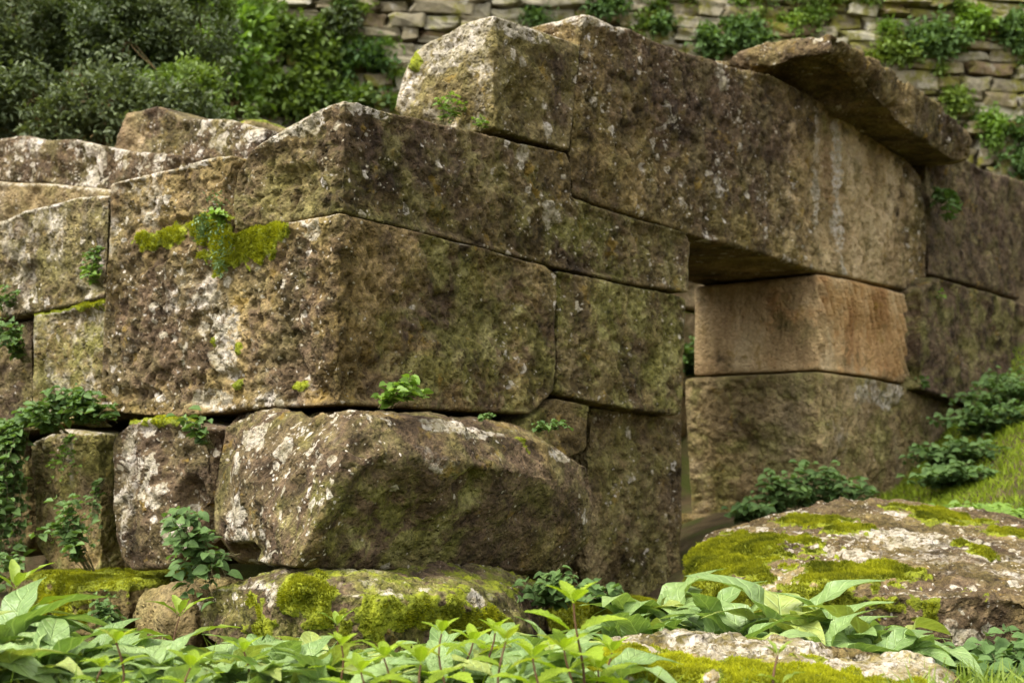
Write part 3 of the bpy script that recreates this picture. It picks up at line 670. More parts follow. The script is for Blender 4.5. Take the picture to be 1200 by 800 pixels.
# --- wall seen through the doorway
inner = empty('inner_wall', tsz(3.6, 2.2, 0.3), 'rough buff stone wall glimpsed through the doorway', 'wall')
random.seed(5)
z = 0.15; row = 0
while z < 2.1:
    h = random.uniform(0.26, 0.4); t = 1.2 - 0.25 * (row % 2)
    while t < 6.4:
        w = random.uniform(0.45, 0.8)
        c = [tsz(t + a * w, 1.9 + b, z + c_ * h) for a in (0.01, 0.985) for b in (random.uniform(-0.03, 0.03), 0.4) for c_ in (0.02, 0.975)]
        stone('stone_block', [hull(c)], 0.03, inner, tan=1.0 if z > 1.2 else 0.5, dark=0.2, moss=0.7, algae=0.6, lich=0.1, crust=0.3, soft=1)
        t += w
    z += h; row += 1

# ------------------------------------------------------------------ back wall of small rubble masonry
WD = np.array([0.985, 0.172, 0]); WN = np.array([0.172, -0.985, 0]); W0 = np.array([0.0, 11.6, 0])
backwall = empty('rubble_wall', W0 + WD * 1.0, 'high wall of small pale rubble stones overgrown with tufts behind the ruin', 'wall')
def wall_world(u, z, e=0.0): return W0 + WD * u + WN * e + np.array([0, 0, z])
def build_back():
    cs = [wall_world(u, zz, e) for u in (-7.5, 8.0) for zz in (0.5, 5.75) for e in (-0.5, -0.035)]
    bm = hull(cs)
    me = bpy.data.meshes.new('wall_core'); bm.to_mesh(me); bm.free(); me.materials.append(M_MORTAR)
    o = bpy.data.objects.new('wall_core', me); put(o, parent=backwall); o.location = -backwall.location
    # shared rough stone shapes
    var = []
    for k in range(10):
        bm = bmesh.new(); bmesh.ops.create_cube(bm, size=1.0)
        bmesh.ops.subdivide_edges(bm, edges=bm.edges[:], cuts=1, use_grid_fill=True)
        sharp = [e for e in bm.edges if e.is_manifold and e.calc_face_angle(0) > 0.5]
        bmesh.ops.bevel(bm, geom=sharp, offset=0.07, segments=1, affect='EDGES', profile=0.5)
        V = np.array([v.co[:] for v in bm.verts])
        n = np.stack([fbm(V + k * 9.1, 1.6, 2, 0.5, q * 31.0) for q in range(3)], 1)
        for v, d in zip(bm.verts, n): v.co += Vector((d[0] * 0.24, d[1] * 0.16, d[2] * 0.3))
        me = bpy.data.meshes.new('stone'); bm.to_mesh(me); bm.free(); me.materials.append(M_WALL)
        var.append(me)
    r = random.Random(11)
    rot = math.atan2(WD[1], WD[0])
    z = 3.3; row = 0
    while z < 5.5:
        cop = 4.95 < z < 5.3
        h = r.uniform(0.11, 0.20)
        u = -2.7 + r.uniform(0, 0.3)
        while u < 5.3:
            w = r.uniform(0.2, 0.62) * (1.6 if cop and r.random() < 0.6 else 1)
            if r.random() < 0.12: w *= 0.6
            parts = [(z, h)] if r.random() > 0.13 else [(z, h * 0.48), (z + h * 0.5, h * 0.5)]
            for (zz, hh) in parts:
                o = bpy.data.objects.new('stone', r.choice(var))
                put(o, parent=backwall)
                c = wall_world(u + w / 2, zz + hh / 2 + r.uniform(-.02, .02), -0.03 + r.uniform(-0.05, 0.045))
                o.location = Vector(c) - backwall.location
                o.scale = (w * r.uniform(0.88, 1.0), 0.2, hh * r.uniform(0.82, 1.0)); o.rotation_euler = (r.uniform(-.04, .04), r.uniform(-.035, .035), rot + r.uniform(-.05, .05))
            u += w
        z += h; row += 1
build_back()

# ------------------------------------------------------------------ foliage
def leaf_cloud(B, D, Nrm, L, W, tint, fold=0.25, curl=0.2):
    """six-sided folded leaves: base B, direction D, upward normal Nrm, length L, width W"""
    D = D / np.linalg.norm(D, axis=1)[:, None].clip(1e-6)
    S = np.cross(D, Nrm); S /= np.linalg.norm(S, axis=1)[:, None].clip(1e-6)
    U_ = np.cross(S, D)
    L = L[:, None]; W = W[:, None]
    v = [B, B + D * L * 0.32 + S * W * 0.46 + U_ * W * fold, B + D * L * 0.68 + S * W * 0.40 + U_ * (W * fold - L * curl * 0.4),
         B + D * L - U_ * L * curl, B + D * L * 0.68 - S * W * 0.40 + U_ * (W * fold - L * curl * 0.4), B + D * L * 0.32 - S * W * 0.46 + U_ * W * fold]
    V = np.stack(v, 1).reshape(-1, 3)
    n = len(B); b = np.arange(n)[:, None] * 6
    Q = np.concatenate([b + np.array([[0, 1, 2, 3]]), b + np.array([[0, 3, 4, 5]])], 1).reshape(-1, 4)
    return V, Q, np.repeat(tint, 6)

def tube_path(P, r0, r1, k=4):
    P = np.asarray(P); n = len(P); V = []; Fc = []
    for i in range(n):
        d = P[min(i + 1, n - 1)] - P[max(i - 1, 0)]; d = d / max(np.linalg.norm(d), 1e-6)
        a = np.cross(d, (0.31, 0.83, 0.12)); a /= np.linalg.norm(a); b = np.cross(d, a)
        r = r0 + (r1 - r0) * i / (n - 1)
        for j in range(k):
            an = 2 * math.pi * j / k; V.append(P[i] + (a * math.cos(an) + b * math.sin(an)) * r)
    for i in range(n - 1):
        for j in range(k):
            Fc.append((i * k + j, i * k + (j + 1) % k, (i + 1) * k + (j + 1) % k, (i + 1) * k + j))
    return np.array(V), np.array(Fc)

def join(parts):
    V = []; Q = []; n = 0
    for v, q in parts: V.append(v); Q.append(q + n); n += len(v)
    return np.concatenate(V), np.concatenate(Q)

def herb(name, label, cat, base, w, h, n_st, leaf, seed, mat=None, droop=0.3, out=None, depth=0.1, group=None, lw=0.7, per=9, single=False, smat=None, hang=False):
    """a leafy herb: thin stems rising (or hanging) from one base with small leaves along them"""
    mat = mat or M_HERB
    r = np.random.RandomState(seed)
    base = np.array(base, float)
    root = empty(name, base, label, cat, group)
    out = np.array([0.0, -1.0, 0.0]) if out is None else np.array(out, float)
    side = np.cross(out, (0, 0, 1.0)); side = side / np.linalg.norm(side)
    stems = []; B = []; D = []; T = []
    n_st = int(n_st * 1.5); leaf *= 1.2
    for i in range(n_st):
        tip = side * r.uniform(-0.5, 0.5) * w + out * r.uniform(0.2, 1.0) * depth + np.array([0, 0, h * r.uniform(0.35, 1.0) * (-1 if hang else 1)])
        if not hang: tip[2] *= math.sqrt(max(0.15, 1 - (abs(tip @ side) / (0.55 * w)) ** 2))
        b0 = side * r.uniform(-0.18, 0.18) * w
        k = 6; ts = np.linspace(0, 1, k)
        mid = np.stack([b0 + (tip - b0) * t + np.array([0, 0, droop * h * math.sin(math.pi * t) * (0.6 if not hang else 0.3)]) + out * 0.25 * depth * math.sin(math.pi * t) for t in ts])
        mid += r.normal(0, 0.02 * (w + h), mid.shape) * ts[:, None]
        stems.append(tube_path(mid, 0.0018, 0.0008, 3))
        m = max(3, int(per * r.uniform(0.7, 1.2)))
        for j in range(m):
            t = 0.12 + 0.88 * (j + r.uniform(0, .6)) / m
            f = min(t, 1) * (k - 1); i0 = min(int(f), k - 2); p = mid[i0] + (mid[i0 + 1] - mid[i0]) * (f - i0)
            ang = j * 2.4 + r.uniform(-.4, .4)
            d = side * math.cos(ang) + out * (0.35 + 0.65 * math.sin(ang)) + np.array([0, 0, r.uniform(-.35, .35)])
            B.append(p); D.append(d); T.append(r.uniform(0, 0.75) + 0.25 * t)
    B = np.array(B); D = np.array(D); m = len(B)
    L = leaf * r.uniform(0.6, 1.2, m)
    Nn = np.tile(np.array([0, 0, 1.0]) + 0.45 * out, (m, 1)) + r.normal(0, 0.32, (m, 3))
    sv, sq = join(stems)
    sm = mesh_fast('stem', sv, sq, smat or M_STEM, 4); attr(sm, 'tint', np.full(len(sv), 0.4))
    put(bpy.data.objects.new('stem', sm), parent=root)
    if single:
        for i in range(m):
            Dn = D[i] / np.linalg.norm(D[i]); S = np.cross(Dn, Nn[i]); S /= np.linalg.norm(S); U2 = np.cross(S, Dn)
            o = bpy.data.objects.new('leaf', HERB_LEAF[i % len(HERB_LEAF)]); put(o, parent=root)
            o.matrix_local = Matrix(((S[0] * L[i], Dn[0] * L[i], U2[0] * L[i], B[i][0]), (S[1] * L[i], Dn[1] * L[i], U2[1] * L[i], B[i][1]), (S[2] * L[i], Dn[2] * L[i], U2[2] * L[i], B[i][2]), (0, 0, 0, 1)))
    else:
        V, Q, tt = leaf_cloud(B, D, Nn, L, L * lw, np.array(T))
        me = mesh_fast('foliage', V, Q, mat, 4); attr(me, 'tint', tt)
        put(bpy.data.objects.new('foliage', me), kind='stuff', parent=root)
    return root

def blade_leaf(name, mat, seed, nx=6, ny=12, width=0.32, petiole=0.22, arch=0.22, droop=0.35, wave=0.035, serr=0, tipp=1.0, fold=0.12, qp=0.86):
    """a broad leaf of length 1 along +Y with petiole, midrib fold, wavy or toothed margin"""
    r = np.random.RandomState(seed); V = []; U2 = []; V2 = []; Fc = []
    ph = r.uniform(0, 6.28, 2)
    twist = r.uniform(-.35, .35)
    zy = [(0.0, 0.0)]; ang = 0.5 * arch
    for j in range(ny):
        v = (j + 0.5) / ny; g = 0.5 * arch - (arch + droop) * 1.6 * sstep(0.1, 1.0, v)
        zy.append((zy[-1][0] + math.sin(g) / ny, zy[-1][1] + math.cos(g) / ny))
    for j in range(ny + 1):
        v = j / ny
        y = v
        if v < petiole: wd = 0.012
        else:
            q = (v - petiole) / (1 - petiole)
            wd = max(0.004, 0.5 * width * (math.sin(math.pi * q ** qp) ** 0.7 if q < 1 else 0) * (1 - 0.25 * q * tipp))
            if serr: wd *= 1 + 0.13 * (1 if j % 2 else -1)
        zc, yc = zy[j]
        for i in range(nx + 1):
            u = (i / nx) * 2 - 1
            zz = zc + fold * wd * 2 * abs(u) + wave * u * u * math.sin(v * 17 + ph[0 if u < 0 else 1]) * (wd / (0.5 * width)) + wave * 0.25 * math.sin(v * 31 + u * 3 + ph[0])
            xx = u * wd * math.cos(twist * v) ; zz += u * wd * math.sin(twist * v)
            V.append((xx, yc, zz)); U2.append(u if v >= petiole else 0); V2.append(v)
    for j in range(ny):
        for i in range(nx):
            a = j * (nx + 1) + i; Fc.append((a, a + 1, a + nx + 2, a + nx + 1))
    me = mesh_fast(name, np.array(V), np.array(Fc), mat, 4)
    attr(me, 'lu', U2); attr(me, 'lv', V2); attr(me, 'tint', np.full(len(V), r.uniform(0.1, 0.8)))
    return me

HERB_LEAF = [blade_leaf('leaf', M_HERB, 300 + k, 4, 7, 0.72, 0.14, 0.08, 0.25, 0.02, fold=0.2) for k in range(4)]
BROAD_LEAF = [blade_leaf('leaf', M_HERB2, 320 + k, 4, 8, 0.62, 0.14, 0.12, 0.3, 0.03, fold=0.2) for k in range(4)]
DOCK_LEAF = [blade_leaf('leaf', M_DOCK, 340 + k, 8, 22, 0.255 + 0.022 * (k % 4), 0.18, 0.3, 0.55 + 0.22 * (k % 3), 0.035, fold=0.22, serr=0) for k in range(10)]
NETTLE_LEAF = [blade_leaf('leaf', M_NETTLE, 360 + k, 4, 16, 0.46, 0.12, 0.06, 0.22, 0.012, serr=1, fold=0.16) for k in range(5)]
YOUNG_LEAF = [blade_leaf('leaf', M_GRASS, 380 + k, 4, 10, 0.26, 0.1, 0.10, 0.25, 0.03, fold=0.2) for k in range(3)]

def dock(x, y, n, length, seed, label, group, leaves=None, up=(0.55, 1.4), z=None):
    r = random.Random(seed); leaves = leaves or DOCK_LEAF
    b = Vector((x, y, gz(x, y) if z is None else z))
    root = empty('dock_plant', b, label, 'plant', group)
    a0 = r.uniform(0, 6.28)
    for i in range(n):
        o = bpy.data.objects.new('leaf', r.choice(leaves)); put(o, parent=root)
        s = length * r.uniform(0.65, 1.15)
        el = r.uniform(*up)
        o.rotation_euler = Euler((el, r.uniform(-.3, .3), a0 + i * 2.4 + r.uniform(-.4, .4)), 'XYZ')
        o.scale = (s, s, s); o.location = (r.uniform(-.012, .012), r.uniform(-.012, .012), 0)
    return root

def ytop(px, y, py): return at(px, py, y)

rd = random.Random(21)
LBL = 'broad leaved dock plant in the green carpet before the footing stones'
GRP = 'dock plants carpeting the ground before the wall'
k = 0
for row_y, n, pyt in ((3.45, 16, 740), (3.22, 17, 742), (3.0, 17, 745), (2.8, 17, 749), (2.6, 17, 756), (2.42, 15, 764)):
    for i in range(n):
        px = -60 + (800 if row_y > 3.1 else 760) * (i + rd.uniform(-.3, .3)) / (n - 1)
        y = row_y + rd.uniform(-.11, .11)
        x = (px - 600) / F * y
        tall = 1.0
        if px < 70: tall = 1.5
        top = ytop(px, y, pyt + rd.uniform(-10, 14) - (tall - 1) * 100)[2] - gz(x, y)
        length = max(0.13, top / 0.64)
        dock(x, y, rd.randint(10, 13), min(length, 0.245 if px > 70 else 0.33), 1000 + k, LBL, GRP); k += 1
# docks between the two loose boulders
for i, (px, y, pyt, n) in enumerate([(805, 3.75, 705, 7), (830, 3.6, 690, 8), (865, 3.5, 705, 8), (905, 3.45, 676, 9), (925, 3.6, 668, 9), (950, 3.4, 680, 9), (975, 3.4, 705, 8), (1000, 3.35, 710, 8), (1030, 3.3, 700, 8), (1060, 3.25, 715, 7), (850, 3.25, 722, 7), (900, 3.2, 728, 7), (960, 3.18, 728, 7), (1010, 3.15, 735, 7)]):
    x = (px - 600) / F * y; top = ytop(px, y, pyt)[2] - gz(x, y)
    dock(x, y, n + 5, max(0.15, top / 0.70), 1400 + i, 'broad leaved dock plant between the mossy boulder and the flat pale rock', 'dock plants between the two loose boulders')
for i, (px, y, pyt) in enumerate([(765, 4.05, 672), (742, 4.0, 690), (785, 3.95, 690), (720, 3.8, 715), (760, 3.7, 712)]):
    x = (px - 600) / F * y; top = ytop(px, y, pyt)[2] - gz(x, y)
    dock(x, y, 9, max(0.16, top / 0.62), 1450 + i, 'broad leaved dock plant by the low mossy stone at the doorway', 'dock plants at the doorway foot')
# young upright herb in front of the rounded footing stone
def upright(px, y, pyt, label, seed, leaves, name, levels, lsize, mat=M_REDSTEM, group=None, lean=0.0, cat='plant'):
    x = (px - 600) / F * y; zb = gz(x, y); top = ytop(px, y, pyt)[2]
    r = random.Random(seed)
    root = empty(name, (x, y, zb), label, cat, group)
    h = top - zb
    P = np.array([[lean * h * t * t + 0.01 * math.sin(5 * t + seed), 0.008 * math.cos(4 * t + seed), h * t] for t in np.linspace(0, 1, 9)])
    v, q = tube_path(P, 0.0034, 0.0018, 6)
    sm = mesh_fast('stem', v, q, mat, 4); attr(sm, 'tint', np.linspace(0, 1, len(v)))
    put(bpy.data.objects.new('stem', sm), parent=root)
    for j in range(levels):
        t = 1 - (j / levels) ** 0.85 * 0.92
        p = P[0] + (P[-1] - P[0]) * t; p = p * 1.0
        a = r.uniform(-.25, .25) + (math.pi / 2) * (j % 2) + 0.4
        sz = 1.45 * lsize * (0.55 + 0.5 * min(1, j / 2.0)) * r.uniform(0.9, 1.1)
        el = 0.75 - 0.28 * min(j, 3)
        n = 4 if j == 0 else 2
        for m in range(n):
            o = bpy.data.objects.new('leaf', leaves[(j * 2 + m) % len(leaves)]); put(o, parent=root)
            o.location = Vector(p); o.scale = (sz, sz, sz)
            o.rotation_euler = Euler((el + r.uniform(-.12, .12), r.uniform(-.15, .15), a + m * 2 * math.pi / n), 'XYZ')
    return root
for i, (px, y, pyt, lv, ls, lab) in enumerate([
        (677, 2.35, 706, 5, 0.088, 'tall yellow green nettle with a reddish stem standing highest'),
        (522, 2.45, 742, 4, 0.060, 'short yellow green nettle with a narrow pointed top'),
        (590, 2.30, 752, 4, 0.064, 'low yellow green nettle between two taller ones'),
        (575, 2.62, 742, 4, 0.058, 'slender nettle just behind the low nettle'),
        (400, 2.40, 756, 4, 0.055, 'small nettle beside the dock patch'),
        (455, 2.35, 770, 4, 0.062, 'low bright nettle tuft in the dock patch'),
        (630, 2.25, 770, 4, 0.070, 'leafy nettle leaning on the tallest nettle'),
        (500, 2.22, 778, 4, 0.075, 'squat nettle under the short pointed nettle'),
        (905, 2.30, 768, 3, 0.060, 'young light green shoot in front of the flat pale rock'),
        (710, 2.5, 765, 3, 0.058, 'stubby nettle next to the moss of the flat rock')]):
    upright(px, y, pyt, lab, 50 + i, NETTLE_LEAF if px != 905 else YOUNG_LEAF, 'nettle' if px != 905 else 'young_herb', lv, ls)
rn = random.Random(99)
for i in range(10):
    px = rn.uniform(*((-10, 380), (430, 740), (430, 740))[i % 3]); y = rn.uniform(2.15, 2.9)
    upright(px, y, rn.uniform(748, 790) - (2.9 - y) * 6, 'small bright yellow green nettle shoot among the dock leaves', 300 + i, NETTLE_LEAF, 'nettle', 4, rn.uniform(0.05, 0.085), group='small nettle shoots among the docks')
upright(215, 3.45, 722, 'young herb with narrow arching leaves before the rounded footing stone', 77, YOUNG_LEAF, 'young_herb', 3, 0.14)
upright(20, 3.0, 690, 'leafy shoot rising by the mossy footing stone', 78, YOUNG_LEAF, 'young_herb', 4, 0.15)
upright(395, 3.2, 733, 'thin grassy shoot before the mossy slab', 79, YOUNG_LEAF, 'young_herb', 3, 0.09)

# --- herbs rooted in the joints
nL = -dR; nR_ = -dL
def onR(px, py, s=-0.02): return tsz(*hitR(px, py, s))
def onL(px, py, t=-0.02): return tsz(*hitL(px, py, t))
herb('wall_herb', 'neat leafy herb on the ledge between corner block and boulder', 'plant', at(452, 478, 3.93), 0.19, 0.12, 14, 0.030, 1, M_HERB2, out=nR_, depth=0.12, per=8)
herb('wall_herb', 'tiny trailing herb on top of the boulder near the wedge stone', 'plant', at(628, 505, 4.40), 0.20, 0.04, 9, 0.024, 2, out=nR_, depth=0.12, per=7)
herb('wall_herb', 'wisp of small leaves in the joint above the boulder', 'plant', at(562, 492, 4.17), 0.09, 0.03, 5, 0.02, 3, out=nR_, depth=0.08, per=6)
herb('wall_herb', 'dense herb cushion spilling over the joint under the corner block', 'plant', onL(118, 500, -0.06), 0.42, 0.15, 40, 0.034, 4, out=nL, depth=0.2, per=10)
herb('wall_herb', 'herb cushion at the outer end of the joint by the shaded block', 'plant', onL(72, 508, -0.06), 0.3, 0.12, 26, 0.032, 5, out=nL, depth=0.18, per=9)
herb('wall_herb', 'curtain of creeping herbs hanging down the shaded block', 'plant', onL(30, 490, -0.05), 0.34, 0.72, 60, 0.04, 6, out=nL, depth=0.18, per=16, hang=True)
herb('wall_herb', 'small herb sprouting beside the dark far block', 'plant', onL(32, 425, -0.04), 0.2, 0.2, 16, 0.032, 7, out=nL, depth=0.14, per=7)
herb('wall_herb', 'loose stalky herb in the gap left of the boulder top', 'plant', onL(248, 525, -0.12), 0.13, 0.16, 7, 0.036, 8, out=nL, depth=0.12, per=5)
herb('wall_herb', 'large leaved creeper filling the hollow left of the boulder', 'plant', at(258, 672, 4.05), 0.30, 0.24, 16, 0.046, 9, out=nL, depth=0.25, per=8, single=True, lw=0.75)
herb('wall_herb', 'trailing stems hanging out of the hollow onto the footing stone', 'plant', at(275, 648, 4.0), 0.24, 0.16, 10, 0.044, 10, out=nL, depth=0.22, per=7, single=True, hang=True)
herb('wall_herb', 'spindly herb against the upright brownish green block', 'plant', at(104, 668, 4.55), 0.22, 0.32, 14, 0.034, 11, out=nL, depth=0.18, per=9)
herb('wall_herb', 'small herb clump between the two lower footing stones', 'plant', at(145, 748, 4.2), 0.12, 0.19, 12, 0.028, 12, out=nL, depth=0.12, per=8)
herb('wall_herb', 'thin shoots below the shaded block at the wall foot', 'plant', at(25, 672, 4.8), 0.2, 0.10, 8, 0.03, 13, out=nL, depth=0.1, per=6)
herb('wall_herb', 'leafy herb at the foot of the boulder beside the jamb', 'plant', at(648, 712, 4.2), 0.34, 0.15, 20, 0.040, 14, out=(0, -1, 0), depth=0.18, per=8, single=True)
herb('wall_herb', 'small herb beside the tall jamb foot', 'plant', at(705, 712, 4.4), 0.20, 0.11, 9, 0.036, 15, depth=0.14, per=7)
for i, (px, py, sz) in enumerate([(258, 252, 0.085), (240, 268, 0.055), (264, 302, 0.075)]):
    b = onL(px, py, -0.01); r = np.random.RandomState(60 + i); m = 130
    root = empty('stonecrop', b, ['pale bluish green stonecrop cushion in the upper moss notch', 'small stonecrop sprig leaning left in the moss notch', 'stonecrop cushion hanging below the moss notch'][i], 'plant')
    Bp = np.stack([dL * r.normal(0, .3) * sz + nL * abs(r.normal(0, .3)) * sz + np.array([0, 0, r.uniform(-.9, .9) * sz]) for _ in range(m)])
    V, Q, tt = leaf_cloud(Bp, np.tile(nL, (m, 1)) + r.normal(0, .7, (m, 3)), np.tile([0, 0, 1.0], (m, 1)) + r.normal(0, .3, (m, 3)), np.full(m, 0.017), np.full(m, 0.007), r.uniform(0, 1, m), 0.3, 0)
    me = mesh_fast('foliage', V, Q, M_SEDUM, 4); attr(me, 'tint', tt); put(bpy.data.objects.new('foliage', me), kind='stuff', parent=root)
for i, (px, py, w, h, hang, lab) in enumerate([
        (124, 290, 0.08, 0.16, True, 'fine fern like herb in the upright joint left of the corner block'),
        (118, 335, 0.14, 0.10, False, 'small herb above the mossy ledge beside the corner block'),
        (22, 362, 0.22, 0.10, False, 'low herb in the joint under the broad dark block'),
        (5, 350, 0.16, 0.14, True, 'drooping herb under the broad dark block'),
        (88, 510, 0.26, 0.22, True, 'herb trailing down from the joint over the greenish block'),
        (122, 560, 0.08, 0.30, True, 'thin stems trailing in the gap beside the lichened block'),
        (12, 600, 0.2, 0.3, True, 'creeping herb low on the shaded block'),
        (270, 262, 0.05, 0.05, False, 'sprig of bright leaves at the tip of the mossy notch'),
        (70, 690, 0.2, 0.08, False, 'small weeds along the foot of the greenish block')]):
    herb('wall_herb', lab, 'plant', onL(px, py, -0.03), w, h, 8, 0.024, 700 + i, M_HERB2 if i % 3 == 1 else M_HERB, out=nL, depth=0.08, per=7, hang=hang)
herb('wall_herb', 'grassy weed growing on the ledge beside the top block', 'plant', onR(520, 148, 0.2), 0.20, 0.15, 9, 0.026, 17, M_HERB2, out=nR_, depth=0.06, per=7, lw=0.45)
herb('wall_herb', 'few small weeds under the top block', 'plant', onR(560, 153, 0.06), 0.14, 0.06, 5, 0.02, 18, M_HERB2, out=nR_, depth=0.04, per=5)
herb('wall_herb', 'herb hanging in the joint at the right end of the lintel', 'plant', onR(1094, 222, -0.05), 0.24, 0.26, 12, 0.055, 19, out=nR_, depth=0.14, per=7, hang=True)
herb('wall_herb', 'tiny tuft where lintel, jamb and dark block meet', 'plant', onR(1088, 356, -0.04), 0.12, 0.09, 6, 0.045, 20, M_HERB2, out=nR_, depth=0.1, per=5)
herb('wall_herb', 'small tuft in the joint under the buff jamb block', 'plant', onR(1070, 456, -0.04), 0.10, 0.08, 6, 0.04, 21, out=nR_, depth=0.1, per=5)
for i, (px, py, d, w, h) in enumerate([(905, 606, 6.3, 0.30, 0.22), (945, 602, 6.35, 0.36, 0.26), (985, 598, 6.4, 0.26, 0.18), (875, 612, 6.2, 0.2, 0.1)]):
    herb('wall_herb', ['bushy herb at the corner of the doorway behind the mossy boulder', 'tallest bushy herb before the lower jamb block', 'bushy herb beside the weathered jamb block', 'low herb on the threshold stone'][i], 'plant', at(px, py, d), w * 1.15, h * 1.15, 22, 0.040, 30 + i, depth=0.2, per=8)
herb('wall_herb', 'small herb seen in the doorway gap', 'plant', tsz(*hitR(812, 445, 1.8)), 0.7, 0.35, 40, 0.06, 36, out=nR_, depth=0.1, per=8)
# right bank
for i, (px, py, d, w, h) in enumerate([(1175, 500, 8.0, 0.6, 0.35), (1150, 535, 7.6, 0.5, 0.3), (1120, 562, 7.3, 0.5, 0.25), (1105, 585, 7.0, 0.4, 0.2), (1200, 490, 8.2, 0.6, 0.35), (1130, 596, 6.2, 0.3, 0.10), (1170, 592, 6.0, 0.3, 0.12), (1195, 585, 5.9, 0.3, 0.12)]):
    p = at(px, py, d); p[2] = min(p[2], gz(p[0], p[1]) + 0.02) if i < 5 else p[2]
    p[2] = gz(p[0], p[1])
    herb('bank_herb', 'round leaved green herb on the bank right of the doorway', 'plant', p, w * 1.5, h * 0.8, 44, 0.044, 40 + i, M_HERB if i < 5 else M_HERB2, depth=0.35, per=9, group='herbs on the bank right of the doorway')
# broader leaved plants in front of the right boulder
for i, (px, y, w, h) in enumerate([(1110, 3.55, 0.22, 0.17), (1150, 3.5, 0.24, 0.20), (1185, 3.4, 0.24, 0.18), (1220, 3.4, 0.22, 0.18), (1165, 3.2, 0.25, 0.14)]):
    x = (px - 600) / F * y
    herb('bank_herb', 'dark leafy herb in the grass under the right end of the mossy boulder', 'plant', (x, y, gz(x, y)), w, h, 12, 0.046, 50 + i, depth=0.16, per=7, single=True, group='herbs under the right boulder')

# --- grass
def grass(name, label, area, n, h, seed, mat=M_GRASS, zf=None):
    r = np.random.RandomState(seed)
    x = r.uniform(area[0], area[1], n); y = r.uniform(area[2], area[3], n)
    keep = perlin(np.stack([x, y, x * 0], 1) * 2.2) + r.normal(0, .25, n) > (-0.25 if h > 0.06 else -2)
    x, y = x[keep], y[keep]; n = len(x)
    z = ground_z(x, y)
    B = np.stack([x, y, z], 1)
    hh = h * r.uniform(0.4, 1.2, n)
    d = r.normal(0, 0.45, (n, 3)); d[:, 2] = 1; d /= np.linalg.norm(d, axis=1)[:, None]
    s = np.cross(d, r.normal(size=(n, 3))); s /= np.linalg.norm(s, axis=1)[:, None]
    wv = 0.0022 + 0.012 * h
    bend = d.copy(); bend[:, 2] *= 0.3
    V = np.stack([B - s * wv, B + s * wv, B + d * hh[:, None] * 0.55 + s * wv * 0.8, B + d * hh[:, None] * 0.55 - s * wv * 0.8, B + d * hh[:, None] * 0.8 + bend * hh[:, None] * 0.5], 1).reshape(-1, 3)
    b = np.arange(n)[:, None] * 5
    T = np.concatenate([b + np.array([[0, 1, 2]]), b + np.array([[0, 2, 3]]), b + np.array([[3, 2, 4]])], 1).reshape(-1, 3)
    me = mesh_fast(name, V, T, mat, 3); attr(me, 'tint', np.repeat(r.uniform(0, 1, n), 5))
    put(bpy.data.objects.new(name, me), label, 'grass', kind='stuff')
grass('grass', 'short bright grass before the right boulder', (0.75, 2.2, 2.3, 3.75), 4200, 0.10, 70)
grass('grass', 'fine grass between the dock plants', (-1.8, 0.6, 2.2, 3.8), 2600, 0.12, 71)
grass('moss_grass', 'yellow green mossy turf on the bank right of the doorway', (1.9, 5.2, 5.9, 9.4), 45000, 0.05, 72, M_TURF)

# --- background shrubs and creepers
def shrub(name, label, c, rad, n_ros, leaf, seed, mat, group=None, cat='shrub', stems=14, lw=0.42, per=12, flat=0.55):
    r = np.random.RandomState(seed); c = np.array(c, float); rad = np.array(rad, float)
    root = empty(name, c - np.array([0, 0, rad[2]]), label, cat, group); o0 = np.array(root.location)
    d = r.normal(size=(n_ros, 3)); d /= np.linalg.norm(d, axis=1)[:, None]
    d[:, 1] = -np.abs(d[:, 1]) * 0.9 + 0.1
    rr = r.uniform(flat, 1.05, n_ros)[:, None]
    lump = 1 + 0.35 * perlin(d * 2.6 + seed)[:, None] + 0.12 * perlin(d * 7 + seed)[:, None]
    C = c + d * rr * rad * lump
    gap = (perlin(C * 3.0 + seed) > -0.15) | (n_ros < 130)
    C = C[gap]; d = d[gap]; m0 = len(C)
    B = np.repeat(C, per, 0); dd = np.repeat(d, per, 0); m = len(B)
    D = r.normal(size=(m, 3)) + dd * 0.8 + np.array([0, -0.3, 0.25])
    B = B + r.normal(0, leaf * 0.55, (m, 3))
    tn = np.repeat(np.clip(0.45 + 0.7 * perlin(C * 1.7 + 5) + r.normal(0, 0.12, m0), 0, 1), per) * 0.7 + r.uniform(0, 0.3, m)
    V, Q, tt = leaf_cloud(B, D, np.tile([0, -0.5, 1.0], (m, 1)) + r.normal(0, .4, (m, 3)), leaf * r.uniform(0.6, 1.2, m), leaf * lw * r.uniform(0.8, 1.2, m), tn)
    me = mesh_fast('foliage', V - o0, Q, mat, 4); attr(me, 'tint', tt)
    put(bpy.data.objects.new('foliage', me), kind='stuff', parent=root)
    if stems:
        ps = []
        for i in range(stems):
            e = C[r.randint(m0)]
            P = np.array([o0 + (e - o0) * t + np.array([0, 0.12 * math.sin(3 * t), 0.15 * math.sin(math.pi * t)]) + r.normal(0, 0.03, 3) * t for t in np.linspace(0, 1, 7)])
            ps.append(tube_path(P, 0.014, 0.004, 4))
        v, q = join(ps); me = mesh_fast('stem', v - o0, q, M_DRY, 4); attr(me, 'tint', r.uniform(0, 1, len(v)))
        put(bpy.data.objects.new('stem', me), parent=root)
    return root
SL = ['dark green shrub over the flat lichened slab', 'grey green shrub with dry twigs behind the top slab', 'dense shrub behind the peaked top stone', 'low leafy shrub just above the peaked stone',
      'grey leaved shrub highest on the bank', 'dark shrub at the upper end of the bank', 'olive shrub over the middle of the bank', 'green shrub where the bank meets the rubble wall', 'low shrub filling the bank foot behind the slab']
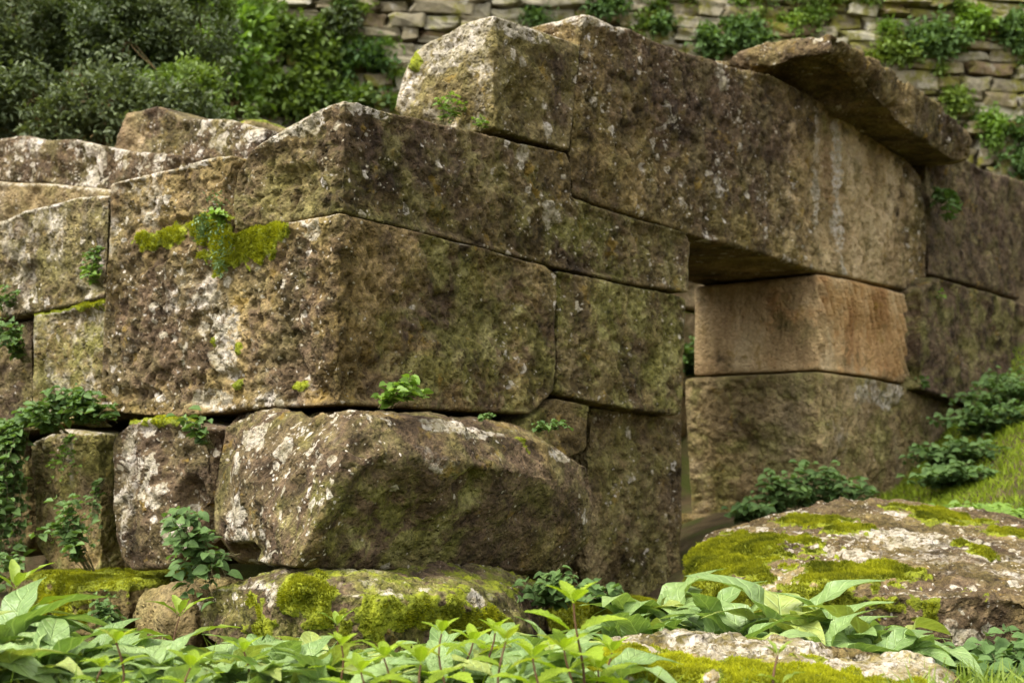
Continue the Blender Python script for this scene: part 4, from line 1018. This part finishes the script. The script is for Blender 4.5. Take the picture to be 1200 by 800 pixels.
for i, (px, py, d, rx, ry, rz, n) in enumerate([(30, 95, 7.6, 0.75, 0.5, 0.55, 900), (120, 70, 7.9, 0.6, 0.5, 0.6, 900), (190, 75, 8.0, 0.45, 0.5, 0.5, 700), (215, 135, 7.6, 0.35, 0.4, 0.28, 400),
        (60, 0, 8.3, 0.8, 0.5, 0.5, 800), (-40, 60, 7.6, 0.6, 0.5, 0.7, 500), (160, 5, 8.5, 0.55, 0.5, 0.45, 700), (232, 25, 8.6, 0.3, 0.4, 0.5, 350), (70, 140, 7.2, 0.9, 0.4, 0.3, 700)]):
    shrub('bank_shrub', SL[i], at(px, py, d), (rx, ry, rz), int(n * 1.5), 0.047, 80 + i, M_SHRUB if i not in (3, 7) else M_IVY, 'shrubs on the bank')
for i, (px, py, d, rx, rz, n, lf, mat, lab) in enumerate([
        (318, 90, 9.6, 0.55, 0.42, 270, 0.075, M_IVY, 'green creeper spreading over the left end of the rubble wall'),
        (372, 70, 10.6, 0.45, 0.22, 160, 0.075, M_IVY, 'leafy creeper above the notched block'),
        (428, 88, 11.0, 0.30, 0.34, 230, 0.07, M_HERB, 'bluish green bush low on the rubble wall'),
        (400, 30, 11.1, 0.2, 0.18, 100, 0.06, M_SHRUB, 'small grey bush on the rubble wall'),
        (345, 38, 10.9, 0.28, 0.12, 90, 0.07, M_IVY, 'bright tuft on the wall left of the small grey bush'),
        (275, 60, 9.4, 0.3, 0.5, 240, 0.08, M_HERB2, 'bright grassy creeper hanging beside the shrubs'),
        (350, 125, 9.3, 0.6, 0.18, 190, 0.07, M_IVY, 'low creeper behind the notched block'),
        (862, 42, 11.3, 0.34, 0.17, 240, 0.065, M_HERB, 'rounded green bush on the wall behind the cap slab'),
        (830, 50, 11.3, 0.2, 0.13, 110, 0.065, M_HERB, 'smaller bush beside the rounded bush on the wall'),
        (1090, 50, 11.6, 0.36, 0.22, 260, 0.07, M_HERB, 'large spreading bush on the wall right of the cap slab'),
        (1140, 28, 11.7, 0.2, 0.14, 90, 0.07, M_HERB2, 'light green bush at the edge of the large wall bush'),
        (1185, 40, 11.8, 0.2, 0.2, 100, 0.07, M_HERB, 'bush on the upper wall next to the light green bush'),
        (1190, 180, 11.4, 0.28, 0.3, 200, 0.075, M_HERB, 'bush low on the wall above the dark block'),
        (1120, 120, 11.6, 0.13, 0.16, 60, 0.06, M_IVY, 'thin creeper on the bare stretch of wall'),
        (710, 8, 11.4, 0.2, 0.12, 80, 0.06, M_HERB, 'little tuft on the wall above the lintel'),
        (1160, 150, 11.5, 0.2, 0.2, 80, 0.06, M_HERB2, 'sprawling weed on the mossy stretch of wall'),
        (770, 28, 11.4, 0.12, 0.1, 50, 0.06, M_HERB, 'weed on the wall between lintel and rounded bush'),
        (1050, 62, 11.6, 0.25, 0.12, 90, 0.065, M_IVY, 'creeping fringe under the large wall bush')]):
    p = at(px, py, d)
    if px > 300 or d > 11:      # seat it on the wall face
        kf = ((W0 - EYEV) @ WN + 0.06) / (ray(px, py) @ WN); p = EYEV + ray(px, py) * kf
    shrub('wall_bush', lab, p, (rx, 0.14 if px > 300 else 0.35, rz), n, lf, 120 + i, mat, None, 'bush', stems=5 if n > 100 else 3, lw=0.6, per=8, flat=0.2)
rw = random.Random(404)
for i in range(46):
    px = rw.uniform(290, 470) if i % 3 == 0 else rw.uniform(600, 1230); py = rw.uniform(-10, 130 if px < 480 or px > 1020 else 30)
    kf = ((W0 - EYEV) @ WN + 0.05) / (ray(px, py) @ WN); p = EYEV + ray(px, py) * kf
    sz = rw.uniform(0.05, 0.13)
    shrub('wall_tuft', 'small green tuft growing from the joints of the rubble wall', p, (sz * rw.uniform(1, 2), 0.06, sz), int(14 + 260 * sz), 0.05, 500 + i, rw.choice((M_HERB, M_IVY, M_HERB2, M_GRASS)), 'tufts in the joints of the rubble wall', 'plant', stems=2, lw=rw.choice((0.3, 0.6)), per=7, flat=0.1)
for i, (px, py, rx, rz, n, lab) in enumerate([(262, 20, 0.45, 0.5, 420, 'yellow green creeper at the top where shrubs meet the rubble wall'), (300, 35, 0.4, 0.35, 170, 'light green creeper spreading from the shrubs onto the wall'), (255, 100, 0.35, 0.35, 300, 'leafy creeper falling between the shrubs and the wall'), (395, 118, 0.35, 0.15, 110, 'creeper trailing behind the shoulder of the notched block')]):
    p = at(px, py, 9.6)
    if px > 280: p = EYEV + ray(px, py) * (((W0 - EYEV) @ WN + 0.12) / (ray(px, py) @ WN))
    shrub('wall_bush', lab, p, (rx, 0.2, rz), n, 0.065, 600 + i, M_IVY if i else M_HERB2, None, 'bush', stems=4, lw=0.55, per=8, flat=0.2)
# dry stems hanging in the shrubs
for i, (px, py, d) in enumerate([(105, 60, 7.5), (150, 45, 7.6), (85, 85, 7.3)]):
    r = np.random.RandomState(200 + i); ps = []; b = at(px, py, d)
    for j in range(9):
        e = np.array([r.normal(-.05, .12), r.normal(-.05, .05), -r.uniform(.2, .55)])
        P = np.array([e * t + np.array([0.03 * math.sin(3 * t + j) - 0.03 * math.sin(j), -0.02 * t, 0.0]) for t in np.linspace(0, 1, 8)])
        ps.append(tube_path(P, 0.0035, 0.0015, 4))
    v, q = join(ps); me = mesh_fast('dry_twigs', v, q, M_DRY, 4); attr(me, 'tint', r.uniform(0, 1, len(v)))
    o = bpy.data.objects.new('dry_twigs', me); o.location = Vector(b)
    put(o, 'bundle of dry brown twigs hanging in the bank shrubs', 'twigs', 'dry twigs hanging in the shrubs')
